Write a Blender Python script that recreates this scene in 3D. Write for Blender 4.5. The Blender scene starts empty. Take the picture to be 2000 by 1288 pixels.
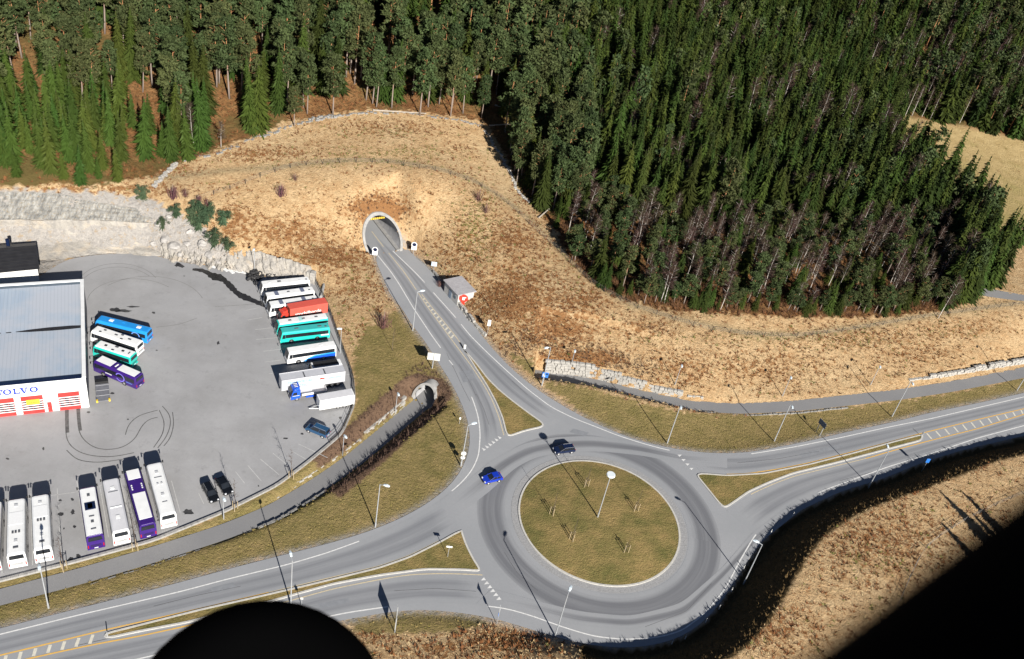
import bpy, bmesh, math, random
import numpy as np
from mathutils import Vector, Matrix
from mathutils.geometry import tessellate_polygon
R_=math.radians
random.seed(7); rng=np.random.default_rng(11)
S=bpy.context.scene; COL=S.collection

# ------------------------------------------------------------------ camera, sky, sun, exposure
FPX,TH,RO,CH=1792.06,0.619086,0.198220,110.0
PPX=np.array([1000.,644.])
_F=np.array([0,math.cos(TH),-math.sin(TH)]);_R=np.array([1.,0,0]);_U=np.cross(_R,_F)
CR=math.cos(RO)*_R+math.sin(RO)*_U; CU=-math.sin(RO)*_R+math.cos(RO)*_U; CF=_F
CAMP=np.array([0,0,CH])
cd=bpy.data.cameras.new('camera'); cam=bpy.data.objects.new('camera',cd); COL.objects.link(cam)
cam.matrix_world=Matrix(((CR[0],CU[0],-CF[0],0),(CR[1],CU[1],-CF[1],0),(CR[2],CU[2],-CF[2],CH),(0,0,0,1)))
cd.sensor_width=36; cd.lens=FPX/2000*36; cd.clip_start=0.02; cd.clip_end=4000
cd.dof.use_dof=True; cd.dof.focus_distance=185; cd.dof.aperture_fstop=6.3
S.camera=cam
SUN_EL,SUN_AZ=27.0,-59.0           # degrees; azimuth counted from +x
w=bpy.data.worlds.new('World'); S.world=w; w.use_nodes=True
nt=w.node_tree; nt.nodes.clear()
sky=nt.nodes.new('ShaderNodeTexSky'); sky.sky_type='NISHITA'; sky.sun_disc=False
sky.air_density=.45; sky.dust_density=.15; sky.sun_elevation=R_(SUN_EL); sky.sun_rotation=R_(90-SUN_AZ)
bg=nt.nodes.new('ShaderNodeBackground'); bg.inputs[1].default_value=0.05
wo=nt.nodes.new('ShaderNodeOutputWorld'); nt.links.new(sky.outputs[0],bg.inputs[0]); nt.links.new(bg.outputs[0],wo.inputs[0])
sl=bpy.data.lights.new('sun','SUN'); sl.energy=5.0; sl.angle=R_(0.5); sl.color=(1.0,0.95,0.88)
so=bpy.data.objects.new('sun',sl); COL.objects.link(so)
sd=Vector((math.cos(R_(SUN_EL))*math.cos(R_(SUN_AZ)),math.cos(R_(SUN_EL))*math.sin(R_(SUN_AZ)),math.sin(R_(SUN_EL))))
so.rotation_euler=sd.to_track_quat('Z','Y').to_euler(); so.location=(0,0,300)
S.view_settings.view_transform='Standard'; S.view_settings.look='None'; S.view_settings.exposure=0.8; S.view_settings.gamma=1
S.cycles.max_bounces=4; S.cycles.diffuse_bounces=1; S.cycles.glossy_bounces=2; S.cycles.transparent_max_bounces=4

# ------------------------------------------------------------------ pixel <-> place
def P(x,y,z=0.):
    r=(x-PPX[0])/FPX*CR-(y-PPX[1])/FPX*CU+CF
    return CAMP+r*((z-CH)/r[2])
def PL(pts,z=0.): return np.array([P(q[0],q[1],q[2] if len(q)>2 else z) for q in pts])
def proj(X):
    V=np.asarray(X)-CAMP; d=V@CF
    return np.stack([PPX[0]+FPX*(V@CR)/d,PPX[1]-FPX*(V@CU)/d],-1)
def inpoly(pts,poly):
    x,y=pts[:,0],pts[:,1]; c=np.zeros(len(pts),bool); n=len(poly); j=n-1
    for i in range(n):
        xi,yi,xj,yj=poly[i][0],poly[i][1],poly[j][0],poly[j][1]
        c^=((yi>y)!=(yj>y))&(x<(xj-xi)*(y-yi)/(yj-yi+1e-12)+xi); j=i
    return c
def dline(pts,line):
    """distance, parameter (arc length) and side of points to an open polyline"""
    best=np.full(len(pts),1e9); arc=np.zeros(len(pts)); side=np.zeros(len(pts)); s=0
    for a,b in zip(line[:-1],line[1:]):
        a2,b2=np.array(a[:2]),np.array(b[:2]); d=b2-a2; L=np.hypot(*d)
        if L<1e-9: continue
        t=np.clip(((pts-a2)@d)/L**2,0,1); q=a2+t[:,None]*d; e=pts-q; dd=np.hypot(e[:,0],e[:,1])
        m=dd<best; best[m]=dd[m]; arc[m]=s+t[m]*L; side[m]=np.sign(d[0]*e[m,1]-d[1]*e[m,0]); s+=L
    return best,arc,side
def resample(line,n=None,step=None):
    line=np.asarray(line,float); seg=np.hypot(*(line[1:,:2]-line[:-1,:2]).T); s=np.r_[0,np.cumsum(seg)]
    if n is None: n=max(2,int(s[-1]/step)+1)
    t=np.linspace(0,s[-1],n); return np.stack([np.interp(t,s,line[:,k]) for k in range(line.shape[1])],1)
def smooth(line,step=1.0,it=4):
    l=resample(line,step=step)
    for _ in range(it):
        m=l.copy(); m[1:-1]=(l[:-2]+2*l[1:-1]+l[2:])/4; l=m
    return l

# ------------------------------------------------------------------ materials
def nodes(m):
    m.use_nodes=True; t=m.node_tree; return t,t.nodes['Principled BSDF']
def N(t,typ,**k):
    n=t.nodes.new(typ)
    for a,b in k.items(): setattr(n,a,b)
    return n
def noise(t,scale,detail=4,rough=.6,src=None):
    n=N(t,'ShaderNodeTexNoise'); n.inputs['Scale'].default_value=scale; n.inputs['Detail'].default_value=detail; n.inputs['Roughness'].default_value=rough
    if src is not None: t.links.new(src,n.inputs['Vector'])
    return n.outputs['Fac']
def ramp(t,fac,a,b,ca=(0,0,0,1),cb=(1,1,1,1)):
    r=N(t,'ShaderNodeValToRGB'); e=r.color_ramp.elements; e[0].position=a; e[1].position=b; e[0].color=ca; e[1].color=cb
    t.links.new(fac,r.inputs[0]); return r.outputs[0]
def mix(t,f,a,b,mode='MIX'):
    m=N(t,'ShaderNodeMix',data_type='RGBA',blend_type=mode)
    for s,v in ((m.inputs[0],f),(m.inputs[6],a),(m.inputs[7],b)):
        if isinstance(v,bpy.types.NodeSocket): t.links.new(v,s)
        elif isinstance(v,(int,float)): s.default_value=v
        else: s.default_value=(*v,1)
    return m.outputs[2]
def math_(t,op,a,b=0.):
    m=N(t,'ShaderNodeMath',operation=op)
    for s,v in zip(m.inputs,(a,b)):
        if isinstance(v,bpy.types.NodeSocket): t.links.new(v,s)
        else: s.default_value=v
    return m.outputs[0]
def bump(t,p,h,strength,dist=.1):
    b=N(t,'ShaderNodeBump'); b.inputs['Strength'].default_value=strength; b.inputs['Distance'].default_value=dist
    t.links.new(h,b.inputs['Height']); t.links.new(b.outputs[0],p.inputs['Normal'])
MATS={}
def M(name,c,c2=None,scale=3.,rough=.7,bmp=0.,metal=0.,coat=0.,rand=0.,lo=.35,hi=.65,spec=.5):
    if name in MATS: return MATS[name]
    m=bpy.data.materials.new(name); t,p=nodes(m); MATS[name]=m
    tc=N(t,'ShaderNodeTexCoord').outputs['Object']
    if c2 is None: c2=tuple(min(1,x*.8) for x in c)
    nz=noise(t,scale,5,.6,tc); col=mix(t,ramp(t,nz,lo,hi),c,c2)
    if rand:
        oi=N(t,'ShaderNodeObjectInfo').outputs['Random']; hs=N(t,'ShaderNodeHueSaturation')
        t.links.new(col,hs.inputs['Color']); t.links.new(math_(t,'ADD',math_(t,'MULTIPLY',oi,rand*2),1-rand),hs.inputs['Value'])
        r2=N(t,'ShaderNodeTexWhiteNoise',noise_dimensions='1D'); t.links.new(oi,r2.inputs['W'])
        t.links.new(math_(t,'ADD',math_(t,'MULTIPLY',r2.outputs['Value'],.06),.465),hs.inputs['Hue']); col=hs.outputs[0]
    t.links.new(col,p.inputs['Base Color']); p.inputs['Roughness'].default_value=rough; p.inputs['Metallic'].default_value=metal
    p.inputs['Specular IOR Level'].default_value=spec
    if coat: p.inputs['Coat Weight'].default_value=coat; p.inputs['Coat Roughness'].default_value=.08
    if bmp: bump(t,p,nz,bmp)
    return m
def paint(name,c,r=.3): return M(name,c,tuple(x*.9 for x in c),.6,r,0,0,.35)
WHITE=paint('white_paint',(.80,.81,.80)); GLASS=M('dark_glass',(.012,.014,.018),(.02,.024,.03),.5,.08,spec=.6)
RUBBER=M('tyre_rubber',(.018,.018,.02),(.03,.03,.03),5,.8); METAL=M('galvanised_steel',(.55,.57,.58),(.45,.47,.49),2,.4,0,.5)
RIM=M('wheel_rim',(.5,.5,.5),(.35,.35,.35),6,.4,0,.6); BLACK=M('black_plastic',(.012,.012,.014),(.02,.02,.02),4,.6)
PURPLE=paint('purple_paint',(.04,.013,.16)); TEAL=paint('teal_paint',(.02,.52,.44)); TEALR=paint('teal_roof_paint',(.05,.44,.42)); SKYB=paint('sky_blue_paint',(.02,.27,.70)); BLUE=paint('blue_paint',(.012,.09,.55))
CYAN=paint('cyan_paint',(.03,.35,.75)); RED=paint('red_paint',(.62,.05,.03)); LRED=paint('light_red_tarpaulin',(.62,.10,.07),.5); GREY=paint('grey_paint',(.50,.51,.54)); LGREY=paint('light_grey_paint',(.62,.62,.64),.5)
HATCH=M('roof_hatch',(.10,.11,.12),(.06,.06,.07),5,.5); DBLUE=paint('navy_paint',(.008,.016,.05),.2); NBLACK=paint('black_paint',(.006,.007,.009),.2); MBLUE=paint('steel_blue_paint',(.022,.075,.16),.3); CARBLUE=paint('bright_blue_paint',(.01,.04,.42),.25)
HEAD=M('headlight_glass',(.75,.78,.8),(.6,.62,.65),8,.1); TAIL=M('tail_light_glass',(.45,.02,.015),(.3,.01,.01),8,.2); YEL=M('yellow_paint',(.75,.52,.05),(.65,.42,.04),3,.5); SILV=M('silver_hub',(.7,.7,.7),(.55,.55,.56),9,.35,0,.3)
CONC=M('concrete',(.34,.335,.32),(.24,.235,.225),1.2,.9,.3); WOOD=M('weathered_wood',(.30,.22,.13),(.20,.14,.08),6,.85)
DARKW=M('dark_wood',(.05,.04,.03),(.03,.025,.02),6,.9)

# ------------------------------------------------------------------ mesh building
class G:
    def __init__(s): s.v=[]; s.f=[]
    def add(s,v,f):
        n=len(s.v); s.v+= [tuple(map(float,q)) for q in v]; s.f+=[tuple(i+n for i in q) for q in f]; return s
    def box(s,c,d,rz=0.,tap=1.,ry=0.):
        x,y,z=(q/2 for q in d); V=[]
        for dz in (-z,z):
            k=1 if dz<0 else tap
            for a,b in ((-x,-y),(x,-y),(x,y),(-x,y)): V.append((a*k,b*k,dz))
        if ry: V=[(a*math.cos(ry)+e*math.sin(ry),b,-a*math.sin(ry)+e*math.cos(ry)) for a,b,e in V]
        cc,ss=math.cos(rz),math.sin(rz)
        V=[(c[0]+a*cc-b*ss,c[1]+a*ss+b*cc,c[2]+e) for a,b,e in V]
        return s.add(V,[(3,2,1,0),(4,5,6,7),(0,1,5,4),(1,2,6,5),(2,3,7,6),(3,0,4,7)])
    def tube(s,a,b,r0,r1=None,n=8):
        r1=r0 if r1 is None else r1; a=np.array(a,float); b=np.array(b,float); d=b-a; d/=np.linalg.norm(d)
        u=np.cross(d,[0,0,1] if abs(d[2])<.9 else [1,0,0]); u/=np.linalg.norm(u); q=np.cross(d,u); V=[]
        for p,r in ((a,r0),(b,r1)):
            for k in range(n):
                t=2*math.pi*k/n; V.append(p+r*(u*math.cos(t)+q*math.sin(t)))
        F=[(k,(k+1)%n,n+(k+1)%n,n+k) for k in range(n)]+[tuple(range(n-1,-1,-1)),tuple(range(n,2*n))]
        return s.add(V,F)
    def loft(s,rings,closed=True,caps=True):
        n=len(rings[0]); V=[q for r in rings for q in r]; F=[]
        for i in range(len(rings)-1):
            for k in range(n if closed else n-1):
                k2=(k+1)%n; F.append((i*n+k,i*n+k2,(i+1)*n+k2,(i+1)*n+k))
        if caps: F+=[tuple(range(n-1,-1,-1)),tuple(range((len(rings)-1)*n,len(rings)*n))]
        return s.add(V,F)
    def prism(s,pts,axis,a,b):
        """outline pts (2-D) pushed from a to b along axis ('x','y','z')"""
        def q(p,h): return {'x':(h,p[0],p[1]),'y':(p[0],h,p[1]),'z':(p[0],p[1],h)}[axis]
        n=len(pts); V=[q(p,a) for p in pts]+[q(p,b) for p in pts]
        return s.add(V,[tuple(range(n)),tuple(range(2*n-1,n-1,-1))]+[(k,n+k,n+(k+1)%n,(k+1)%n) for k in range(n)])
    def mesh(s,name,mat,bevel=0.,smooth=False,seg=1):
        me=bpy.data.meshes.new(name); me.from_pydata(s.v,[],s.f)
        bm=bmesh.new(); bm.from_mesh(me); bmesh.ops.recalc_face_normals(bm,faces=bm.faces)
        if bevel:
            ed=[e for e in bm.edges if len(e.link_faces)==2 and e.calc_face_angle(0)>.5]
            bmesh.ops.bevel(bm,geom=ed,offset=bevel,segments=seg,affect='EDGES',profile=.5,clamp_overlap=True)
        bm.to_mesh(me); bm.free(); me.materials.append(mat)
        if smooth: me.polygons.foreach_set('use_smooth',[True]*len(me.polygons))
        return me
    def obj(s,name,mat,parent=None,bevel=0.,smooth=False,seg=1): return link(name,s.mesh(name,mat,bevel,smooth,seg),parent)
def link(name,me,parent=None):
    o=bpy.data.objects.new(name,me); COL.objects.link(o); o.parent=parent; return o
def tag(o,label,cat,group=None):
    o['label']=label; o['category']=cat
    if group: o['group']=group
    return o
def thing(name,label,cat,loc=(0,0,0),rz=0.,group=None):
    o=bpy.data.objects.new(name,None); COL.objects.link(o); o.empty_display_size=.3
    o.location=tuple(map(float,loc)); o.rotation_euler=(0,0,rz); return tag(o,label,cat,group)
def kind(o,k): o['kind']=k; return o
def copytree(o,parent=None):
    c=o.copy(); COL.objects.link(c); c.parent=parent
    for ch in list(o.children): copytree(ch,c)
    return c
def npmesh(name,V,T,mat,attrs=None):
    """triangle mesh from arrays"""
    me=bpy.data.meshes.new(name); V=np.asarray(V,np.float32); T=np.asarray(T,np.int32); k=T.shape[1]
    me.vertices.add(len(V)); me.vertices.foreach_set('co',V.ravel()); me.loops.add(T.size); me.loops.foreach_set('vertex_index',T.ravel())
    me.polygons.add(len(T)); me.polygons.foreach_set('loop_start',np.arange(0,T.size,k,dtype=np.int32)); me.polygons.foreach_set('loop_total',np.full(len(T),k,np.int32))
    me.update(calc_edges=True)
    for n,a in (attrs or {}).items():
        at=me.attributes.new(n,'FLOAT_COLOR','POINT'); at.data.foreach_set('color',np.asarray(a,np.float32).ravel())
    me.materials.append(mat); return me

# ------------------------------------------------------------------ outlines traced on the ground (photo pixels)
N_LEFT=[(728,497),(738,520),(752,552),(762,580),(786,600),(800,632),(826,660),(850,700),(880,745),(900,785),(914,820),(920,855),(915,890),(903,918),(880,950),(835,985),(790,1010),(740,1032),(680,1052),(620,1068),(480,1103),(300,1152),(150,1190),(0,1228),(-180,1275)]
N_RIGHT=[(784,473),(800,492),(822,512),(845,532),(862,556),(884,580),(904,609),(922,630),(943,660),(980,702),(1005,727),(1042,757),(1092,790),(1155,824),(1230,857),(1300,874),(1342,882),(1405,887),(1440,886),(1480,882),(1520,874),(1580,862),(1655,844),(1745,825),(1820,806),(1910,788),(2000,768),(2180,722)]
SOUTH=[(2180,805),(2000,852),(1878,880),(1795,906),(1745,928),(1696,945),(1652,956),(1593,983),(1546,1006),(1519,1026),(1490,1056),(1476,1072),(1448,1116),(1420,1160),(1384,1208),(1336,1244),(1280,1262),(1220,1268),(1140,1260),(1072,1242),(1012,1222),(968,1208),(904,1198),(852,1192),(812,1190),(752,1197),(680,1210),(560,1234),(440,1262),(320,1290),(150,1335),(-180,1415)]
ROADPX=N_LEFT[::-1]+N_RIGHT+SOUTH
LOTPX=[(62,552),(85,535),(130,507),(200,497),(290,496),(345,512),(440,524),(500,543),(540,540),(612,546),(640,600),(665,668),(690,740),(693,788),(668,848),(640,872),(600,905),(540,950),(440,1000),(300,1057),(130,1103),(0,1136),(-160,1175),(-420,980),(-330,690),(-140,560)]
road=PL(ROADPX)[:,:2]; lot=PL(LOTPX)[:,:2]
ISLC=np.array([20.207,106.537]); ISLR=13.49
NISL=[(905,684),(913,690),(932,712),(953,740),(974,761),(1002,784),(1030,805),(1065,830),(1062,835),(1025,843),(992,855),(988,850),(986,842),(980,817),(967,786),(948,751),(927,719)]
EISL=[(1802,850),(1802,861),(1730,880),(1640,904),(1550,926),(1505,943),(1463,962),(1432,984),(1415,995),(1403,984),(1380,955),(1357,927),(1369,925),(1420,929),(1490,925),(1580,907),(1670,884),(1745,863),(1796,850)]
WISL=[(902,1037),(911,1064),(926,1094),(942,1118),(905,1115),(830,1114),(740,1126),(650,1143),(560,1168),(530,1177),(366,1218),(270,1236),(201,1251),(199,1239),(255,1225),(390,1191),(510,1164),(600,1143),(650,1131),(740,1109),(800,1088),(860,1058),(897,1037)]
# foot path left (pixel, height) and right
PATHL=[(-150,1208,-.1),(0,1167,-.1),(150,1128,-.15),(300,1084,-.2),(440,1039,-.35),(535,1000,-.7),(620,949,-1.2),(690,900,-1.8),(755,846,-2.5),(800,808,-3.0),(824,788,-3.1)]
PATHR=[(1040,731,-3.1),(1075,736,-3.0),(1150,746,-2.6),(1250,771,-1.7),(1350,793,-.8),(1440,799,-.35),(1550,794,-.1),(1650,783,0.),(1750,772,.1),(1850,757,.15),(1950,738,.2),(2000,728,.2),(2180,690,.2)]
pathl=smooth(PL(PATHL),1.0,6); pathr=smooth(PL(PATHR),1.0,6)

# ------------------------------------------------------------------ the lie of the land
CTRL=[(690,470,3.2),(640,440,5.5),(700,415,7.8),(745,398,8.6),(800,425,6.8),(840,470,3.6),(880,520,2.4),(930,580,1.6),(600,400,8.5),(520,430,6.6),(450,470,4.2),(620,520,2.4),(690,560,1.0),(740,560,.3),(660,620,.4),(700,640,.2),
(575,320,12),(680,318,13.5),(770,320,13.5),(920,355,12),(1000,410,9.5),(1090,480,7.5),(330,330,10),(450,290,12.5),(560,245,14.5),(720,220,16.5),(850,230,16.5),(940,245,14.5),(975,310,11.5),(1010,370,9.5),
(0,372,9),(150,375,9),(250,378,8.5),(0,425,5.2),(150,428,5.2),(280,432,5.),(0,478,.3),(150,478,.3),(280,486,.3),(330,440,5),(380,430,6),(-150,372,9),(-150,425,5.2),(-150,480,.3),(-330,420,8),(-330,520,.3),
(900,450,7.5),(950,520,5.5),(1000,600,4.),(1050,655,2.6),(1100,560,6.5),(1200,650,4.6),(1300,640,5.5),(1170,560,7.),(1300,600,6.5),(1300,720,2.6),(1180,700,2.6),(1400,700,3.6),(1400,765,.8),(1500,775,.3),(1620,762,.4),(1550,650,4.8),(1700,630,5.),(1760,710,2.),(1900,620,5.),(2000,650,4.),(2000,705,1.5),(1900,715,1.4),(1940,575,6.2),(2000,575,6.2),(2150,600,6),
(1450,600,6.8),(1600,605,6.2),(1800,600,6),(0,200,17),(0,0,27),(-200,100,22),(300,150,19),(300,0,29),(600,100,24),(600,0,31),(900,120,22),(900,0,32),(1100,200,16),(1100,0,28),(1100,380,9.5),(1300,400,9.5),(1300,200,14),(1300,0,25),(1500,400,8.5),(1500,200,12),(1500,0,22),(1750,400,8),(1800,260,10),(2000,300,10),(2000,420,8),(1700,150,15),(2000,200,16),(1700,0,30),(2000,0,35),(2300,200,16),(2300,0,35),(1960,540,6),
(1560,1090,4.4),(1625,1042,4.3),(1690,1003,4.2),(1800,948,4.2),(1900,905,4.2),(2000,868,4.2),(2150,800,4.2),(1520,1135,4.5),(1480,1195,4.6),(1430,1265,4.6),(1380,1325,4.6),(1300,1355,4.4),(1200,1365,4.),(1600,1110,4.4),(1720,1020,4.2),(1860,955,4.2),(1540,1180,4.4),(1500,1240,4.4),(1700,1100,4.2),(1800,1010,4.),(2000,930,4.),(1900,1100,3.6),(1700,1230,3.8),(1550,1300,4.),(2000,1200,3.),(2200,1000,3.),
(1466,1150,4.4),(1430,1195,4.5),(1395,1240,4.5),(1345,1275,4.4),(1700,966,4.2),(1600,1003,4.3),(1535,1048,4.4),(1850,907,4.2),(1250,1290,4.),(1150,1285,3.1),(1080,1275,2.2),(1090,1330,3.),(1000,1245,.3),(960,1240,.6),(960,1275,1.3),(900,1225,.5),(900,1275,1.),(800,1225,.4),(800,1285,.8),(700,1240,.2),(700,1290,.5),(500,1350,.2),(1000,1340,2.)]
cx=PL(CTRL); 
FARC=[(-420,380,75),(-250,420,75),(-60,460,78),(120,520,66),(320,560,70),(450,420,45),(-300,130,26),(300,250,14),(260,120,4),(150,60,2.5),(60,40,3),(-40,30,0),(-120,60,0),(-160,100,2)]
extra=[]
for r in (road,lot):
    q=resample(np.vstack([r,r[:1]]),step=9.)
    k=dline(q,PL(SOUTH[:18]))[0]; extra+=[(a,b,0.) for (a,b),e in zip(q,k) if e>1.5]
for t in range(8): extra.append((ISLC[0]+10*math.cos(t*.785),ISLC[1]+10*math.sin(t*.785),.0))
for q in ((-8,112),(-12,118),(-18,108),(-30,96),(-5,130),(-9,140),(-20,125),(-26,122),(8,126),(14,128),(22,128),(35,128),(50,131),(70,139)): extra.append((*q,0.))
C=np.vstack([cx,np.array(FARC,float),np.array(extra)])
def Uf(r2): return r2*np.log(r2+1e-9)
_c=C[:,:2]/100; _K=Uf(((_c[:,None]-_c[None])**2).sum(-1)); NC=len(C)
_A=np.zeros((NC+3,NC+3)); _A[:NC,:NC]=_K+2e-4*np.eye(NC); _A[:NC,NC]=1; _A[:NC,NC+1:]=_c; _A[NC:,:NC]=_A[:NC,NC:].T
_w=np.linalg.solve(_A,np.r_[C[:,2],0,0,0])
def tps(X):
    out=np.zeros(len(X))
    for i in range(0,len(X),20000):
        x=X[i:i+20000]/100; out[i:i+20000]=Uf(((x[:,None]-_c[None])**2).sum(-1))@_w[:NC]+_w[NC]+x@_w[NC+1:]
    return out
def dpoly(X,poly):
    ins=inpoly(X,poly); d=dline(X,np.vstack([poly,poly[:1]]))[0]; return np.where(ins,0,d)
def sstep(x,a,b): t=np.clip((x-a)/(b-a),0,1); return t*t*(3-2*t)
# road tunnel and the under-passes: origin at road level on the axis, direction into the hill
def axis(a,b): d=(P(*b)-P(*a))[:2]; return d/np.hypot(*d)
TUN=dict(o=P(722,497)[:2]*.54+P(788,491)[:2]*.46,d=axis((813,568),(727,455)),R=4.1,zc=2.35,zr=0.,k=.92)
dl=(pathl[-1]-pathl[-8])[:2]; dl/=np.hypot(*dl)
UNL=dict(o=pathl[-1][:2],d=dl,R=2.05,zc=-3.1+1.0,zr=-3.1,k=.7)
def cut_coords(X,T):
    e=X-T['o']; d=T['d']; return e@d,e[:,0]*-d[1]+e[:,1]*d[0]        # along the axis, across it
road=smooth(np.vstack([road,road[:1]]),2.0,3)[:-1]
_k=dline(road,PL(SOUTH[:19]))[0]<1.6; southline=road[_k]
def height(X,raw=False):
    X=np.asarray(X,float); z=tps(X)
    dr=dpoly(X,road); ds=dline(X,southline)[0]; dd=np.minimum(dr,dpoly(X,lot))
    z=np.where((ds<40)&(ds<=dr+1e-6)&(dr>0),np.minimum(z,np.where(dr<.9,-.7*sstep(dr,.2,.9),-.7+(dr-.9)*.80)),z*sstep(dd,.4,2.2))
    # level the shelf each path runs on and dig its trench
    for pth,wall,bank,lim in ((pathl,.35,.62,'l'),(pathr,.3,.55,'r')):
        d,arc,side=dline(X,pth); zp=np.interp(arc,np.r_[0,np.cumsum(np.hypot(*(pth[1:,:2]-pth[:-1,:2]).T))],pth[:,2])
        L=np.hypot(*(pth[1:,:2]-pth[:-1,:2]).T).sum()
        hw=1.65; e=np.maximum(0,d-hw)
        left=side>0
        sl=np.where(left,1.1 if lim=='l' else 3.0,.72 if lim=='l' else .9)
        dig=zp-.08+e*sl
        if lim=='r': dig=np.where(left&(e>.25),zp+np.minimum(2.7,np.maximum(.1,(-zp)*.95))+ (e-.25)*.45+.0,dig); 
        end=(arc<L-.05) if lim=='l' else (arc>.05)
        near=d<12
        low=np.minimum(z,dig)
        flat=(d<hw)|((d<hw+.6)&(~left))
        low=np.where(d<hw,zp-.08,low)
        z=np.where(near&end,low,z)
    for T in (TUN,UNL):
        s,t=cut_coords(X,T); pl=T['zr']+np.clip(s/T['k'],0,30); top=T['zc']+T['R']+.75
        wgt=1-sstep(np.abs(t),T['R']+.8,T['R']+(5 if T is TUN else 2.0))
        m=(s>0)&(s<T['k']*(top-T['zr'])+ (8 if T is TUN else 4))
        tgt=np.minimum(pl,np.maximum(z,top) if T is TUN else np.maximum(z,0.))
        z=np.where(m,z*(1-wgt)+tgt*wgt,z)
    return z
def Hz(x,y): return float(height(np.array([[x,y]]))[0])
def ground(px,py):
    """place on the ground seen at a photo pixel"""
    z=0.
    for _ in range(25):
        q=P(px,py,z); z2=Hz(q[0],q[1]); z=z*.5+z2*.5
    q=P(px,py,z); return np.array([q[0],q[1],Hz(q[0],q[1])])
def grd(pts):
    z=np.zeros(len(pts))
    for _ in range(25):
        Q=np.array([P(a[0],a[1],zz) for a,zz in zip(pts,z)]); z=z*.5+height(Q[:,:2])*.5
    Q=np.array([P(a[0],a[1],zz) for a,zz in zip(pts,z)]); Q[:,2]=height(Q[:,:2]); return Q
def axisgrid(a,b,fine,lo,hi,g=1.06,mx=6.):
    xs=list(np.arange(a,b,fine)); s=fine; x=xs[-1]
    while x<hi: s=min(mx,s*g); x+=s; xs.append(x)
    s=fine; x=xs[0]
    while x>lo: s=min(mx,s*g); x-=s; xs.insert(0,x)
    return np.array(xs)
gx=axisgrid(-100,95,.6,-420,470); gy=axisgrid(68,225,.6,20,620,1.04,5.)
XX,YY=np.meshgrid(gx,gy); XY=np.stack([XX.ravel(),YY.ravel()],1)
ZZ=height(XY)
pxy=proj(np.c_[XY,ZZ])
# ------------------------------------------------------------------ ground cover zones (outlined in the photo, laid on the land)
FOREST=[(-600,362),(0,362),(200,362),(300,345),(335,325),(450,283),(560,238),(720,215),(850,222),(945,236),(985,300),(1015,375),(1085,450),(1112,505),(1165,562),(1230,590),(1320,608),(1500,618),(1700,622),(1860,605),(1920,575),(1960,545),(1935,480),(1880,420),(1840,370),(1790,330),(1740,280),(1755,226),(1850,240),(1950,265),(2010,272),(2400,330),(2400,-600),(-600,-600)]
FIELD=[(1755,226),(1850,240),(1950,265),(2010,272),(2400,330),(2400,520),(1975,440),(1935,480),(1880,420),(1840,370),(1790,330),(1740,280)]
LAWNS=[[(692,690),(712,640),(745,622),(778,602)]+N_LEFT[5:]+[(-180,1180),(0,1136)]+LOTPX[21:12:-1],
 [(985,690),(1030,700),(1062,745),(1150,757),(1250,788),(1350,808),(1440,812),(1550,806),(1650,795),(1750,784),(1850,768),(2000,740),(2180,700)]+N_RIGHT[::-1][:15],
 [(680,1210),(752,1197),(852,1192),(960,1205),(930,1225),(840,1235),(740,1240),(690,1230)]]
ROCK=[(-600,360),(0,369),(150,372),(290,388),(330,405),(395,440),(450,490),(440,527),(345,514),(290,498),(200,499),(130,510),(60,556),(-600,700)]
BROWN=[(640,500,90,30,.7),(560,455,90,30,.6),(470,450,60,30,.5),(1010,590,90,60,.8),(1080,640,90,45,.8),(900,490,60,50,.4),(1130,590,60,30,.6),(1000,470,60,40,.5),(1330,720,80,30,.4),(1500,720,120,30,.35),(1250,640,60,20,.4),(780,250,90,14,.3),(500,300,80,14,.5),(740,408,52,22,1.3),(1680,660,150,25,.3),(1130,700,80,16,1.2),(1800,690,90,20,.3),(1880,640,90,20,.3),(980,560,50,60,.5),(1720,1060,120,60,.35),(1500,1230,90,40,.4),(980,1255,80,22,.9),(860,1270,80,20,.5),(720,1245,40,14,.5),(460,430,40,30,.6),(700,560,60,30,.3),(300,330,60,16,.9),(180,370,200,10,.6)]
GREENS=[(925,440,40,55,.8),(770,300,120,10,.5),(1480,660,100,12,.6),(1640,665,90,16,.5),(1250,660,40,12,.5),(690,545,20,30,.3),(1880,650,90,12,.4),(1670,1090,20,25,.5),(1730,1100,25,20,.4),(700,640,30,30,.4),(640,320,150,8,.4),(760,262,60,10,.4)]
def blobs(px,L):
    o=np.zeros(len(px))
    for x,y,a,b,s in L: o=np.maximum(o,s*np.exp(-((px[:,0]-x)/a)**2-((px[:,1]-y)/b)**2))
    return o
def zones(px,XYp,jit=3.):
    j=px+rng.normal(0,jit,px.shape)
    fo=inpoly(j,FOREST).astype(float); la=np.zeros(len(px))
    for L in LAWNS: la=np.maximum(la,inpoly(j,L))
    ro=inpoly(j,ROCK).astype(float)
    return la*(1-fo),fo,ro,blobs(px,BROWN),blobs(px,GREENS)
la,fo,ro,br,gr=zones(pxy,XY)
droad=dline(XY,np.vstack([road,road[:1]]))[0]; shoulder=np.exp(-(droad/.9)**2)
dl_,al_,sl_=dline(XY,pathl); dr_,ar_,sr_=dline(XY,pathr)
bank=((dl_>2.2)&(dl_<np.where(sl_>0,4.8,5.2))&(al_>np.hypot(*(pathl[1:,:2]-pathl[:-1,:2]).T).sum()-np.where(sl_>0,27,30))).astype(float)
dsou=dline(XY,southline)[0]; drd0=dpoly(XY,road); bank_shade_mask=((dsou<=drd0+.05)&(drd0>.3)&(tps(XY)>-.7+(drd0-.9)*.8-.25)&(drd0<8)).astype(float)*(pxy[:,0]>930)  # mask of the cut bank face, where shade is painted into the ground colour
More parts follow.
